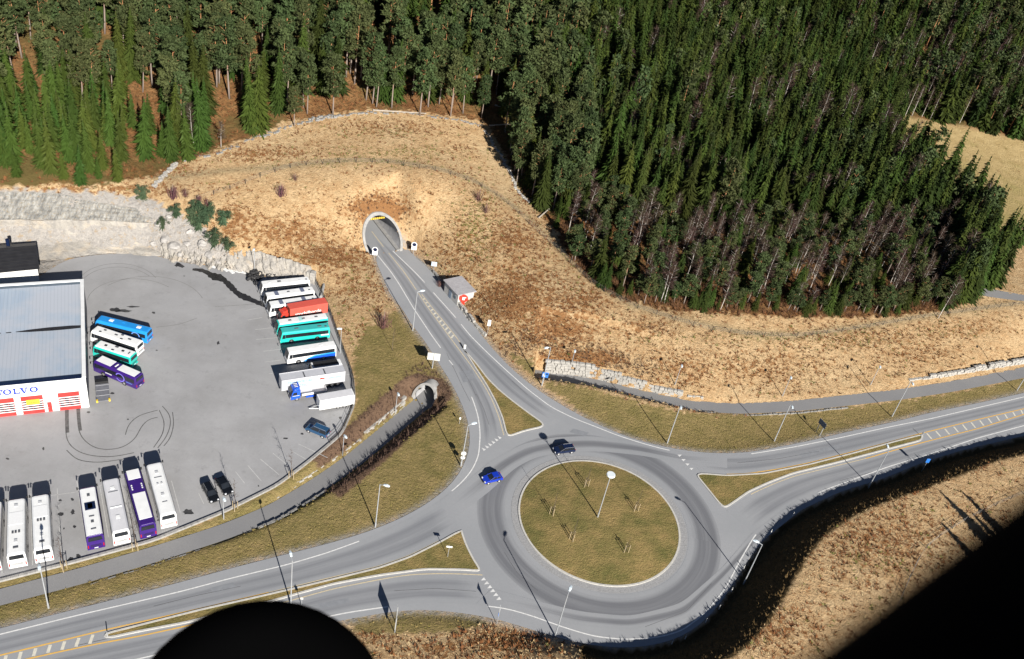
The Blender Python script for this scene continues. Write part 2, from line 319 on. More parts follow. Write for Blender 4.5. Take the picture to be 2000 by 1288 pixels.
# a worn track along the hill fence and a mown field behind the wood
TRACK=[(300,345),(400,338),(575,324),(680,314),(770,314),(850,328),(920,348),(1000,400),(1060,450),(1110,505),(1170,560),(1230,595),(1330,625),(1450,650),(1550,657),(1700,635),(1850,612),(2000,590)]
trk=grd(TRACK); dt=dline(XY,trk)[0]; track=np.exp(-(dt/1.1)**2)
fld=inpoly(pxy,FIELD).astype(float)
gm=bpy.data.materials.new('ground_cover'); t,p=nodes(gm)
at=N(t,'ShaderNodeAttribute',attribute_name='za'); a2=N(t,'ShaderNodeAttribute',attribute_name='zb'); obj=N(t,'ShaderNodeTexCoord').outputs['Object']
sa=N(t,'ShaderNodeSeparateColor'); t.links.new(at.outputs['Color'],sa.inputs[0]); sb=N(t,'ShaderNodeSeparateColor'); t.links.new(a2.outputs['Color'],sb.inputs[0])
n1=noise(t,.05,5,.6,obj); n2=noise(t,.35,6,.65,obj); n3=noise(t,1.6,6,.7,obj); n4=noise(t,.9,4,.7,obj); n5=noise(t,5.,3,.7,obj)
tan=mix(t,ramp(t,n2,.32,.68),(.46,.295,.15),(.60,.435,.245)); tan=mix(t,ramp(t,n3,.45,.75),tan,(.33,.205,.10)); tan=mix(t,ramp(t,n1,.5,.7),tan,mix(t,.5,tan,(.58,.45,.27)))
bf=math_(t,'MULTIPLY',ramp(t,math_(t,'ADD',n4,math_(t,'MULTIPLY',sb.outputs[0],.30)),.57,.68),.9)
tan=mix(t,bf,tan,mix(t,n5,(.20,.085,.03),(.30,.15,.06)))
gf=ramp(t,math_(t,'ADD',n3,math_(t,'MULTIPLY',sb.outputs[1],.22)),.66,.76); tan=mix(t,gf,tan,(.17,.17,.045))
lawn=mix(t,ramp(t,n2,.3,.65),(.135,.125,.042),(.33,.245,.11)); lawn=mix(t,ramp(t,n1,.42,.62),lawn,mix(t,.55,lawn,(.34,.245,.11))); lawn=mix(t,ramp(t,n3,.42,.75),lawn,(.20,.165,.06))
lawn=mix(t,ramp(t,n5,.55,.8),lawn,(.36,.27,.12))
floor_=mix(t,ramp(t,n2,.35,.65),(.20,.09,.035),(.30,.165,.07)); floor_=mix(t,ramp(t,n3,.42,.68),floor_,(.09,.06,.028)); floor_=mix(t,ramp(t,n1,.5,.62),floor_,mix(t,n3,(.10,.09,.03),(.13,.085,.035)))
rk=mix(t,ramp(t,n3,.3,.7),(.44,.41,.37),(.27,.255,.24)); rk=mix(t,ramp(t,n4,.55,.7),rk,(.36,.27,.17))
bank_shade_col=mix(t,ramp(t,n3,.35,.65),(.075,.055,.025),(.13,.085,.04))  # brown herb tone, made darker to paint in the shade of the bank face
grav=mix(t,n5,(.25,.24,.23),(.36,.34,.32))
shr=mix(t,n3,(.12,.075,.05),(.20,.13,.085))
fieldc=mix(t,ramp(t,n2,.35,.65),(.40,.29,.13),(.52,.39,.19)); fieldc=mix(t,ramp(t,n1,.52,.7),fieldc,(.34,.28,.11))
c=mix(t,sa.outputs[0],tan,lawn); c=mix(t,math_(t,'MULTIPLY',sb.outputs[2],.75),c,(.30,.235,.135)); c=mix(t,sa.outputs[1],c,floor_); c=mix(t,sa.outputs[2],c,rk)
a3=N(t,'ShaderNodeAttribute',attribute_name='zc'); sc_=N(t,'ShaderNodeSeparateColor'); t.links.new(a3.outputs['Color'],sc_.inputs[0])
c=mix(t,math_(t,'MULTIPLY',sc_.outputs[0],ramp(t,n3,.3,.6)),c,grav); c=mix(t,a3.outputs['Alpha'],c,bank_shade_col); c=mix(t,sc_.outputs[1],c,shr); c=mix(t,sc_.outputs[2],c,fieldc)
t.links.new(c,p.inputs['Base Color']); p.inputs['Roughness'].default_value=1.; p.inputs['Specular IOR Level'].default_value=.05
bump(t,p,math_(t,'ADD',n3,math_(t,'MULTIPLY',n5,.5)),.9,.5)
# take out the faces inside the mouths of the tunnels
nx,ny=len(gx),len(gy); I=np.arange(nx*ny).reshape(ny,nx)
Q=np.stack([I[:-1,:-1],I[:-1,1:],I[1:,1:],I[1:,:-1]],-1).reshape(-1,4)
cen=XY[Q].mean(1); keep=np.ones(len(Q),bool)
for T in (TUN,UNL):
    s,tt=cut_coords(cen,T); ro_=T['R']+.25; arch=np.where(np.abs(tt)<ro_,T['zc']+np.sqrt(np.maximum(0,ro_**2-tt**2)),-99)
    keep&=~((np.abs(tt)<ro_)&(s>-.2)&(s<T['k']*(arch-T['zr'])))
Zt=ZZ+np.where((fo>0)|(ro>0),1,.35)*(rng.random(len(ZZ))-.5)*.5*sstep(np.minimum(np.minimum(dpoly(XY,road),dpoly(XY,lot)),np.minimum(dl_,dr_)-2.3),.2,2.)*(1-la)
me=npmesh('terrain',np.c_[XY,Zt],Q[keep],gm,{'za':np.c_[la,fo,ro*(1-fo),np.ones(len(la))],'zb':np.c_[br*(1-la),gr,track,np.ones(len(la))],'zc':np.c_[np.clip(shoulder,0,1)*(1-bank_shade_mask),bank,fld,bank_shade_mask]})
me.polygons.foreach_set('use_smooth',[True]*len(me.polygons))
kind(link('terrain',me),'structure')

# ------------------------------------------------------------------ roads, lot, paths
def asphalt(name,a,b,uvwear=False,dark=(.1,.1,.105),big=.06):
    m=bpy.data.materials.new(name); t,p=nodes(m); o=N(t,'ShaderNodeTexCoord').outputs['Object']
    nb=noise(t,big,5,.6,o); nf=noise(t,2.5,5,.7,o); ng=noise(t,14,2,.6,o)
    c=mix(t,ramp(t,nb,.35,.65),a,b); c=mix(t,math_(t,'MULTIPLY',ramp(t,nf,.35,.8),.25),c,tuple(x*.75 for x in a)); c=mix(t,math_(t,'MULTIPLY',ng,.25),c,tuple(x*1.25 for x in b))
    al=None
    if uvwear:
        uv=N(t,'ShaderNodeAttribute',attribute_name='across'); s=N(t,'ShaderNodeSeparateColor'); t.links.new(uv.outputs['Color'],s.inputs[0])
        st=N(t,'ShaderNodeCombineXYZ'); t.links.new(math_(t,'MULTIPLY',s.outputs[0],7.),st.inputs[0]); t.links.new(math_(t,'MULTIPLY',s.outputs[1],.35),st.inputs[1])
        nl=noise(t,1.6,4,.6,st.outputs[0]); wv=math_(t,'ADD',s.outputs[2],math_(t,'MULTIPLY',math_(t,'SUBTRACT',nl,.5),.9))
        c=mix(t,math_(t,'MULTIPLY',ramp(t,wv,.15,1.),.75),c,dark)
    if name=='lot_asphalt':
        nk=noise(t,.11,6,.65,o); c=mix(t,math_(t,'MULTIPLY',ramp(t,nk,.42,.7),.5),c,(.215,.213,.21)); nq=noise(t,.45,6,.75,o); c=mix(t,math_(t,'MULTIPLY',ramp(t,nq,.56,.72),.45),c,(.19,.188,.185)); c=mix(t,math_(t,'MULTIPLY',ramp(t,nq,.28,.40,(1,1,1,1),(0,0,0,1)),.4),c,(.40,.40,.40))
    t.links.new(c,p.inputs['Base Color']); p.inputs['Roughness'].default_value=.75; p.inputs['Specular IOR Level'].default_value=.3; bump(t,p,ng,.15,.02)
    return m
ASPH=asphalt('worn_asphalt',(.258,.267,.279),(.305,.312,.322)); LANE=asphalt('lane_asphalt',(.253,.262,.274),(.296,.303,.313),True,(.125,.13,.145))
LOTM=asphalt('lot_asphalt',(.29,.291,.297),(.355,.354,.357),big=.035); PATHM=asphalt('path_asphalt',(.20,.20,.205),(.24,.238,.235)); RINGM=asphalt('ring_asphalt',(.253,.262,.274),(.296,.303,.313),True,(.105,.108,.12))
def sheet(name,poly,z,mat,k='structure'):
    v=[Vector((a,b,0)) for a,b in poly]; f=tessellate_polygon([v]); o=G().add([(a,b,z) for a,b in poly],f).obj(name,mat)
    return kind(o,k) if k else o
def strip(name,A,B,z,mat,nu=7,wear=None,k='structure',fade=0):
    """carriageway between two edge lines; 'across' holds how worn each point is"""
    n=len(A); us=np.linspace(0,1,nu); V=[];at=[]; L=np.r_[0,np.cumsum(np.hypot(*(A[1:,:2]-A[:-1,:2]).T))]
    for i in range(n):
        for u in us: V.append((*(A[i,:2]*(1-u)+B[i,:2]*u),z)); at.append((u,L[i]/10,(wear(u) if wear else 0)*(min(1,i/fade,(n-1-i)/fade) if fade else 1),1))
    F=[(i*nu+j,i*nu+j+1,(i+1)*nu+j+1,(i+1)*nu+j) for i in range(n-1) for j in range(nu-1)]
    me=npmesh(name,V,F,mat,{'across':at}); o=link(name,me); return kind(o,k) if k else o
roadpoly=road
sheet('road',roadpoly,.05,ASPH)
lotpoly=smooth(np.vstack([lot,lot[:1]]),2.0,1)[:-1]; sheet('parking_lot',lotpoly,.05,LOTM)
def ribbon(name,line,hw,mat,dz=0.,k='structure'):
    l=np.asarray(line,float); d=np.gradient(l[:,:2],axis=0); d/=np.hypot(*d.T)[:,None]+1e-9; nrm=np.stack([-d[:,1],d[:,0]],1); V=[]
    z=l[:,2] if l.shape[1]>2 else np.zeros(len(l)); hw=np.broadcast_to(hw,len(l))
    for i in range(len(l)):
        for s in (1,-1): V.append((*(l[i,:2]+s*hw[i]*nrm[i]),z[i]+dz))
    F=[(2*i,2*i+1,2*i+3,2*i+2) for i in range(len(l)-1)]
    o=G().add(V,F).obj(name,mat); return kind(o,k) if k else o
ribbon('foot_path',pathl,np.linspace(1.35,1.75,len(pathl)),PATHM,.03); ribbon('foot_path',pathr,1.55,PATHM,.03)
# carriageway edges (paint lines follow them)
W_NL=[(733,493),(737,499),(763,531),(781,558),(807,602),(843,656),(862,682),(878,706),(896,728),(922,777),(934,814),(938,848),(935,891),(921,921),(898,947),(858,980),(800,1013),(710,1055),(635,1082),(560,1104),(440,1133),(350,1157),(150,1203),(0,1240),(-170,1282)]
W_NR=[(767,491),(811,533),(828,551),(847,573),(890,621),(918,656),(948,686),(983,719),(1030,761),(1076,796),(1123,819),(1155,831),(1205,851),(1255,867),(1307,881),(1380,889),(1457,889),(1550,874),(1640,856),(1730,836),(1820,818),(1910,797),(2000,776),(2170,734)]
W_S=[(2170,790),(2000,832),(1910,856),(1820,886),(1730,914),(1610,958),(1545,990),(1500,1022),(1475,1045),(1446,1094),(1417,1150),(1378,1198),(1330,1234),(1280,1247),(1220,1250),(1160,1244),(1100,1226),(1040,1204),(992,1190),(956,1185),(904,1180),(850,1178),(812,1179),(756,1186),(680,1197),(560,1222),(430,1253),(282,1285),(100,1330),(-170,1396)]
Y_NL=[(726,453),(749,483),(759,495),(790,533),(813,567),(836,602),(868,645),(890,675),(918,712),(943,749),(960,779),(974,814),(984,851)]
Y_NR=[(726,453),(749,483),(760,494),(792,532),(822,574),(845,603),(870,633),(894,663),(906,681),(916,691),(936,712),(956,737),(978,761),(1006,784),(1034,804),(1070,829)]
Y_EU=[(1369,924),(1400,928),(1460,926),(1520,917),(1580,905),(1670,882),(1745,862),(1800,847),(1910,820),(2000,799),(2170,757)]
Y_EL=[(1418,999),(1466,966),(1508,947),(1550,931),(1640,909),(1700,894),(1733,884),(1806,864),(1910,838),(2000,810),(2170,765)]
Y_WU=[(896,1036),(860,1056),(800,1086),(740,1107),(650,1128),(600,1140),(510,1162),(402,1187),(300,1210),(198,1233),(100,1257),(0,1281),(-170,1322)]
Y_WL=[(942,1124),(905,1122),(860,1121),(800,1123),(740,1133),(650,1151),(560,1176),(500,1192),(430,1208),(354,1226),(270,1244),(198,1257),(125,1272),(54,1288),(-170,1338)]
E_={k:smooth(PL(v),.8,4) for k,v in dict(NL=W_NL,NR=W_NR,S=W_S,YNL=Y_NL,YNR=Y_NR,YEU=Y_EU,YEL=Y_EL,YWU=Y_WU,YWL=Y_WL).items()}
def between(line,ia,ib):
    a,b=P(*ia)[:2],P(*ib)[:2]; i=np.argmin(np.hypot(*(line[:,:2]-a).T)); j=np.argmin(np.hypot(*(line[:,:2]-b).T))
    q=line[min(i,j):max(i,j)+1]; return q if i<=j else q[::-1]
def wl(u): return max(0,.55*math.exp(-((u-.3)/.13)**2)+.55*math.exp(-((u-.72)/.13)**2)+.42*math.exp(-((u-.5)/.33)**2)-.1)
def lane(A,B,n=60,nu=13,z=.056): strip('road_lane',resample(A,n),resample(B,n),z,LANE,nu,wl,'structure',4)
lane(between(E_['NL'],(737,499),(935,891)),E_['YNL']); lane(E_['YNR'],between(E_['NR'],(767,491),(1100,809)))
lane(E_['YEU'],between(E_['NR'],(1330,884),(2170,734))[:],n=70); lane(E_['YEL'],between(E_['S'],(1475,1045),(2170,790)),n=70)
lane(between(E_['NL'],(880,965),(-170,1282)),E_['YWU'],n=70); lane(E_['YWL'],between(E_['S'],(956,1185),(-170,1396)),n=70)
# circulating ring
th=np.linspace(0,2*math.pi,121); ring=lambda r:np.stack([ISLC[0]+r*np.cos(th),ISLC[1]+r*np.sin(th)],1)
def wr(u): return max(0,.85*math.exp(-((u-.6)/.42)**4)+.25*math.exp(-((u-.35)/.1)**2)+.25*math.exp(-((u-.8)/.12)**2)-.02)
strip('road_ring',ring(ISLR+1.4),ring(20.3),.062,RINGM,17,wr)
def wsw(u): return .95*math.exp(-((u-.5)/.22)**4)
# dark sweeps where traffic joins the ring
strip('road_lane',smooth(PL([(850,985),(905,945),(960,900),(1020,868),(1080,855),(1150,852),(1240,862),(1330,884),(1420,890)]),.8,6)[:,:2].repeat(1,0),resample(smooth(PL([(890,1010),(955,962),(1005,915),(1050,892),(1110,884),(1170,882),(1250,890),(1330,905),(1420,915)]),.8,6),len(smooth(PL([(850,985),(905,945),(960,900),(1020,868),(1080,855),(1150,852),(1240,862),(1330,884),(1420,890)]),.8,6)))[:,:2],.066,RINGM,15,wsw,'structure',20)
strip('road_lane',resample(smooth(PL([(960,1150),(1050,1175),(1130,1195),(1230,1205),(1330,1180),(1410,1110),(1470,1040),(1560,975)]),.8,6),70)[:,:2],resample(smooth(PL([(930,1180),(1030,1195),(1120,1222),(1230,1232),(1340,1212),(1410,1140),(1485,1060),(1580,985)]),.8,6),70)[:,:2],.066,RINGM,15,wsw,'structure',20)
q=smooth(grd([(1895,566),(1925,572),(1960,577),(2000,581),(2080,592)]),1.,4); ribbon('road',np.c_[q[:,:2],height(q[:,:2])+.12],2.,PATHM)
# paint
def paintm(n,c,c2): 
    return M(n,c,c2,2.5,.7,lo=.3,hi=.75)
PW=paintm('white_road_paint',(.74,.74,.72),(.5,.5,.49)); PY=paintm('yellow_road_paint',(.72,.42,.07),(.55,.36,.14)); PC=paintm('pale_yellow_road_paint',(.62,.52,.33),(.42,.37,.28))
def lines(name,segs,hw,mat,z=.068):
    g=G()
    for l in segs:
        l=np.asarray(l)[:,:2]
        if len(l)<2: continue
        d=np.gradient(l,axis=0); d/=np.hypot(*d.T)[:,None]+1e-9; nr=np.stack([-d[:,1],d[:,0]],1)
        V=[(*(l[i]+s*hw*nr[i]),z) for i in range(len(l)) for s in (1,-1)]
        g.add(V,[(2*i,2*i+1,2*i+3,2*i+2) for i in range(len(l)-1)])
    return kind(g.obj(name,mat),'structure')
def dash(l,on,off):
    s=np.r_[0,np.cumsum(np.hypot(*(l[1:,:2]-l[:-1,:2]).T))]; out=[]; a=0
    while a<s[-1]:
        tt=np.linspace(a,min(a+on,s[-1]),5); out.append(np.stack([np.interp(tt,s,l[:,k]) for k in (0,1)],1)); a+=on+off
    return out
lines('white_edge_line',[between(E_['NL'],(737,499),(860,680)),between(E_['NL'],(878,706),(885,714)),between(E_['NL'],(922,777),(880,963)),between(E_['NL'],(700,1059),(-170,1282)),
 between(E_['NR'],(767,491),(830,553)),between(E_['NR'],(847,573),(890,621)),between(E_['NR'],(899,633),(1307,881)),between(E_['NR'],(1470,888),(2170,734)),
 between(E_['S'],(2170,790),(1600,962)),between(E_['S'],(1475,1045),(956,1185)),between(E_['S'],(760,1186),(-170,1396))],.1,PW)
lines('yellow_line',[between(E_['YEU'],(1420,928),(2170,757)),between(E_['YEL'],(1690,897),(2170,765)),between(E_['YWU'],(520,1160),(-170,1322)),between(E_['YWL'],(500,1192),(-170,1338))],.11,PY)
lines('pale_yellow_line',dash(PL([(726,453),(749,483)]),40,1)+dash(PL([(759,495),(790,533),(813,567)]),60,1)+[between(E_['YNL'],(818,574),(984,851)),between(E_['YNR'],(822,574),(906,681)),between(E_['YEL'],(1466,966),(1690,897)),between(E_['YWU'],(860,1056),(520,1160)),between(E_['YWL'],(942,1124),(500,1192))],.09,PC)
def hatch(A,B,n,i0=0,w_=.28):
    A,B=resample(A,n)[:,:2],resample(B,n)[:,:2]; out=[]
    for k in range(i0,n-1):
        a=A[k]*.86+B[k]*.14; b=A[min(k,n-1)]*.14+B[min(k+0,n-1)]*.86; out.append(np.array([a,b]))
    return out
H1=hatch(between(E_['YEU'],(1808,845),(2170,757)),between(E_['YEL'],(1820,860),(2170,765)),24); H2=hatch(between(E_['YWU'],(180,1237),(-170,1322)),between(E_['YWL'],(170,1262),(-170,1338)),13)
H3=hatch(between(E_['YNL'],(826,586),(888,672)),between(E_['YNR'],(832,586),(894,663)),12)
lines('white_hatching',H1+H2+H3,.2,paintm('cream_road_paint',(.66,.63,.52),(.48,.46,.40)))
# give-way teeth
g=G()
for a,b,cnt,to in (((947,880),(978,857),6,(20,15)),((1325,891),(1348,917),4,(-14,6)),((947,1131),(977,1169),6,(-16,5))):
    for k in range(cnt):
        f=k/(cnt-1); q=P(a[0]+(b[0]-a[0])*f,a[1]+(b[1]-a[1])*f)[:2]; dv=(P(*b)-P(*a))[:2]; dv/=np.hypot(*dv); nv=np.array([-dv[1],dv[0]])
        if ((np.array(ISLC)-q)@nv)>0: nv=-nv
        g.add([(*(q+dv*.32),.069),(*(q-dv*.32),.069),(*(q-nv*-.62*-1),.069)],[(0,1,2)]) if False else g.add([(*(q+dv*.3-nv*.0),.069),(*(q-dv*.3),.069),(*(q+nv*.75),.069)],[(0,1,2)])
kind(g.obj('give_way_marking',PW),'structure')
# bay lines in the lot
bays=[[(112,955),(120,1095)],[(150,940),(170,1070)],[(60,965),(64,1105)],[(195,950),(212,1050)],[(235,938),(262,1050)],[(335,940),(352,1002)],[(0,982),(150,962),(235,938),(290,922)],[(4,980),(4,1120)],[(388,964),(398,985)],[(460,922),(478,945)],[(484,910),(510,940)],[(508,897),(545,928)],[(533,886),(565,912)],[(570,882),(605,902)],[(583,868),(640,895)],
 [(500,664),(545,660)],[(514,687),(548,683)],[(517,708),(550,704)],[(525,731),(555,727)],[(635,738),(690,731)],[(498,645),(530,641)],[(484,626),(512,621)],[(480,607),(505,602)]]
lines('parking_bay_line',[resample(PL(b),n=8*(len(b)-1)+2) for b in bays],.055,paintm('faded_white_paint',(.52,.52,.51),(.36,.36,.35)),.06)
# tyre marks and stains on the lot
TM=M('tyre_mark',(.06,.06,.06),(.13,.128,.126),1.2,.8); STAIN=M('oil_stain',(.03,.03,.032),(.09,.088,.086),.8,.45,lo=.4,hi=.75); PUD=M('wet_asphalt',(.022,.021,.022),(.035,.034,.034),1.,.25)
mk=[[(128,800),(128,835),(130,860),(140,875),(160,887),(190,893),(225,893),(262,885)],[(150,798),(152,830),(156,850),(166,863),(186,877),(210,880),(240,876),(265,858),(275,835),(290,818),(308,816)],[(317,794),(332,810),(334,830),(325,855),(308,876)],[(311,802),(322,825),(318,850),(300,875)],[(337,806),(340,830),(332,860),(320,872)],[(245,850),(250,830),(270,812),(308,802)],[(130,880),(150,900),(190,905),(240,898)]]
def arcs(c,rx,ry,a0,a1,n=14): return [(c[0]+rx*math.cos(a),c[1]+ry*math.sin(a)) for a in np.linspace(a0,a1,n)]
mk+= [arcs((230,560),80,45,3.3,5.9),arcs((230,562),74,40,3.4,5.7),arcs((260,590),90,45,3.2,5.6),arcs((290,600),110,60,3.9,6.0),[(305,640),(350,635),(385,622)],[(420,600),(480,596),(500,594)]]
lines('tyre_mark',[smooth(PL(m),.6,5) for m in mk[:7]],.07,TM,.064); lines('tyre_mark',[smooth(PL(m),.6,5) for m in mk[7:]],.07,M('faint_tyre_mark',(.19,.19,.187),(.235,.232,.228),1,.8),.058)
lines('tyre_mark',[smooth(PL(m),.6,3) for m in ([(131,800),(131,830),(132,846)],[(153,797),(154,822),(157,842)])],.26,TM,.061)
def blot(g,px,py,rx,ry,n=14,irr=.35,z=.066):
    c=P(px,py); k=[1+irr*(random.random()-.5)*2 for _ in range(n)]; e=(P(px+rx,py)-c)[:2]; f=(P(px,py-ry)-c)[:2]
    g.add([(*(c[:2]+(e*math.cos(i*2*math.pi/n)+f*math.sin(i*2*math.pi/n))*k[i]),z) for i in range(n)],[tuple(range(n))])
g=G()
for q in ((367,1001,11,6),(315,1014,8,7),(138,1093,6,4),(153,1087,4,4),(119,1005,6,3),(142,1002,4,5),(118,978,3,2),(141,976,3,3),(146,1030,3,3),(125,1033,2,2),(426,671,3,3),(15,897,3,2),(85,878,2,3),(300,612,3,2),(225,606,9,4),(240,608,14,2.5),(262,600,12,1.5),(558,857,5,1.5),(590,848,3,2),(220,769,4,2),(665,817,3,2),(505,950,1.5,1.5),(130,492,25,6),(100,500,18,4),(345,520,4,2),(250,820,2,1.5),(360,540,2,1),(306,685,2,1)): blot(g,*q)
kind(g.obj('oil_stain',STAIN),'structure')
ww=np.array([.45,.8,1.1,1.5,1.0,.8,.95,1.0,1.15,.9,.75]); wp=resample(smooth(PL([(376,527),(398,528),(415,540),(437,546),(447,556),(460,572),(480,583),(500,590),(520,598)]),1,2),36)
wide=np.interp(np.linspace(0,1,36),np.linspace(0,1,11),ww)*np.array([1+.35*math.sin(i*1.7)*math.cos(i*.9) for i in range(36)])
ribbon('water_trickle',np.c_[wp[:,:2],np.full(36,.066)],wide*.75,PUD)
g=G(); blot(g,173,806,3.5,2,16,0,.064); kind(g.obj('manhole_cover',M('cast_iron',(.10,.095,.09),(.06,.06,.06),5,.6)),'structure')

# repairs, joints and cracks in the roads
PATCH=M('asphalt_patch',(.235,.245,.26),(.20,.21,.225),1.2,.8); CRK=M('sealed_crack',(.07,.07,.075),(.12,.12,.125),2,.6)
for q in ([(896,728),(921,722),(930,742),(905,748)],[(1560,888),(1640,868),(1650,874),(1568,894)],[(410,1150),(455,1139),(462,1148),(418,1160)],[(1120,838),(1150,846),(1143,853),(1112,845)],[(620,1180),(680,1169),(684,1178),(626,1190)]): sheet('road_patch',PL(q)[:,:2],.0665,PATCH)
lines('road_crack',[smooth(PL(m),.5,2) for m in ([(872,690),(890,728),(905,760),(918,785)],[(896,712),(918,748),(930,775)],[(930,770),(945,800),(955,830)],[(1000,745),(1030,772)],[(1440,905),(1520,897),(1600,882)],[(1640,940),(1720,918),(1800,893)],[(300,1185),(380,1165),(470,1146)],[(150,1262),(240,1242)],[(770,1155),(850,1150),(930,1156)],[(1260,1225),(1340,1195),(1390,1140)],[(985,1080),(1010,1120),(1050,1155)])],.03,CRK,.0675)
# ------------------------------------------------------------------ islands with kerbs
LAWNM=bpy.data.materials.new('island_grass'); t,p=nodes(LAWNM); o=N(t,'ShaderNodeTexCoord').outputs['Object']
n1=noise(t,.16,5,.6,o); n2=noise(t,.8,6,.7,o); n3=noise(t,4,4,.7,o)
c=mix(t,ramp(t,n1,.38,.6),(.14,.13,.045),(.30,.215,.09)); c=mix(t,ramp(t,n2,.45,.75),c,(.20,.165,.06)); c=mix(t,ramp(t,n3,.55,.8),c,(.36,.27,.12)); t.links.new(c,p.inputs['Base Color']); p.inputs['Roughness'].default_value=1; p.inputs['Specular IOR Level'].default_value=.05; bump(t,p,math_(t,'ADD',n3,n2),.9,.25)
KERB=M('kerb_stone',(.55,.53,.48),(.42,.41,.38),3,.85)
def island(poly,label,apron=False):
    poly=np.asarray(poly)[:,:2]; c=poly.mean(0)
    def inset(d):
        q=poly; nx=np.roll(q,-1,0); pv=np.roll(q,1,0); tn=nx-pv; tn/=np.hypot(*tn.T)[:,None]+1e-9; nn=np.stack([-tn[:,1],tn[:,0]],1)
        area=(q[:,0]*nx[:,1]-nx[:,0]*q[:,1]).sum(); return q+nn*d*(1 if area>0 else -1)
    a,b=inset(0),inset(.28); n=len(a); top=.17
    V=[(*q,.03) for q in a]+[(*q,top) for q in a]+[(*q,top) for q in b]+[(*q,.03) for q in b]
    F=[(r*n+i,r*n+(i+1)%n,(r+1)*n+(i+1)%n,(r+1)*n+i) for r in range(3) for i in range(n)]
    kind(G().add(V,F).obj('kerb',KERB),'structure')
    v=[Vector((x,y,0)) for x,y in b]; kind(G().add([(x,y,.13) for x,y in b],tessellate_polygon([v])).obj('grass_island',LAWNM),'structure')
def closed(px): 
    q=PL(px)[:,:2]; return smooth(np.vstack([q,q[:1]]),.7,2)[:-1]
for q in (NISL,EISL,WISL): island(closed(q),'')
# central island: kerb, cobbled apron, gently domed lawn
COB=M('cobble_apron',(.33,.33,.33),(.24,.24,.24),5,.9,.4)
strip('cobbled_apron',ring(ISLR),ring(ISLR+1.2),.075,COB,3)
V=[];n=96
for r,z in ((ISLR+.05,.04),(ISLR+.05,.2),(ISLR-.25,.2),(ISLR-.25,.05)): V+=[(ISLC[0]+r*math.cos(a),ISLC[1]+r*math.sin(a),z) for a in np.linspace(0,2*math.pi,n,endpoint=False)]
kind(G().add(V,[(r*n+i,r*n+(i+1)%n,(r+1)*n+(i+1)%n,(r+1)*n+i) for r in range(3) for i in range(n)]).obj('kerb',KERB),'structure')
V=[];F=[]; rr=np.linspace(ISLR-.25,0.3,24)
def dome(r): return .16+.55*(1-(r/ISLR)**2)
for r in rr: V+=[(ISLC[0]+r*math.cos(a),ISLC[1]+r*math.sin(a),dome(r)+(random.random()-.5)*.03) for a in np.linspace(0,2*math.pi,n,endpoint=False)]
F=[(r*n+i,r*n+(i+1)%n,(r+1)*n+(i+1)%n,(r+1)*n+i) for r in range(23) for i in range(n)]+[tuple(range(23*n,24*n))]
kind(G().add(V,F).obj('grass_island',LAWNM,smooth=True),'structure')
def island_z(x,y): return dome(min(ISLR,math.hypot(x-ISLC[0],y-ISLC[1])))
# ------------------------------------------------------------------ tunnel mouths
def portal(T,name,label,cat,coll,deep,lin,wave=0.):
    o=T['o']; d=T['d']; nrm=np.array([-d[1],d[0]]); R,zc,zr,k=T['R'],T['zc'],T['zr'],T['k']
    root=thing(name,label,cat,(o[0],o[1],zr),math.atan2(d[1],d[0]))
    a0=math.asin(min(.95,(zc-zr)/R)); ph=np.linspace(-a0,math.pi+a0,33)
    def ringp(r,off,plane=True,s0=0.):
        out=[]
        for a in ph:
            y=r*math.cos(a); z=max(zc-zr+r*math.sin(a),-.3); out.append((k*z+off if plane else s0,y,z))
        return out
    front=ringp(R,-.35); of=ringp(R+coll,-.35); ob=ringp(R+coll,1.2); deepr=ringp(R,0,False,deep)
    G().loft([ob,of,front,ringp(R,.6)],False,False).obj('collar',CONC,root)
    G().loft([ringp(R-.02,.2),deepr],False,False).obj('lining',lin,root,smooth=True)
    V=[(-.5,-R*1.0,.045),(-.5,R*1.0,.045),(deep,R,.045),(deep,-R,.045)]
    G().add(V,[(0,1,2,3)]).obj('roadway',ASPH if R>3 else PATHM,root)
    G().add([(deep,y,z) for y,z in ((-R,-.2),(R,-.2),(R,zc-zr+R),(-R,zc-zr+R))],[(0,1,2,3)]).obj('dark_end_cap',BLACK,root)  # black cap added to paint the darkness deep inside the bore
    return root
LIN=M('tunnel_lining',(.40,.40,.40),(.27,.27,.28),.8,.9,.2)
pt=portal(TUN,'tunnel_portal','round pale concrete mouth of the road tunnel cut into the straw coloured mound','tunnel portal',.55,45,LIN)
g=G()
for q in range(9): g.box((6.6,-2.0+q*.5,TUN['zc']+TUN['R']-1.35),(.18,.34,.42))
g.obj('warning_bar',YEL,pt)
g=G(); g.box((22,-TUN['R']+.7,.2),(44,1.4,.3)); g.box((22,TUN['R']-.7,.2),(44,1.4,.3)); g.obj('walkway',CONC,pt)
portal(UNL,'underpass_portal','small concrete arch where the foot path dives under the tunnel road','underpass portal',.38,14,LIN)
# headwall of the far end of the same underpass
d=(pathr[6]-pathr[0])[:2]; a=math.atan2(d[1],d[0]); r=thing('underpass_headwall','low concrete headwall where the foot path comes out below the blue sign','headwall',(pathr[0][0],pathr[0][1],pathr[0][2]),a)
G().prism([(-2.6,-.3),(2.6,-.3),(2.6,3.0),(-2.6,3.0)],'x',-1.1,-.7).obj('wall',CONC,r); G().box((-.65,0,1.15),(.06,3.,2.3)).obj('dark_mouth_panel',BLACK,r,.01)  # flat black panel paints the darkness of the underpass mouth

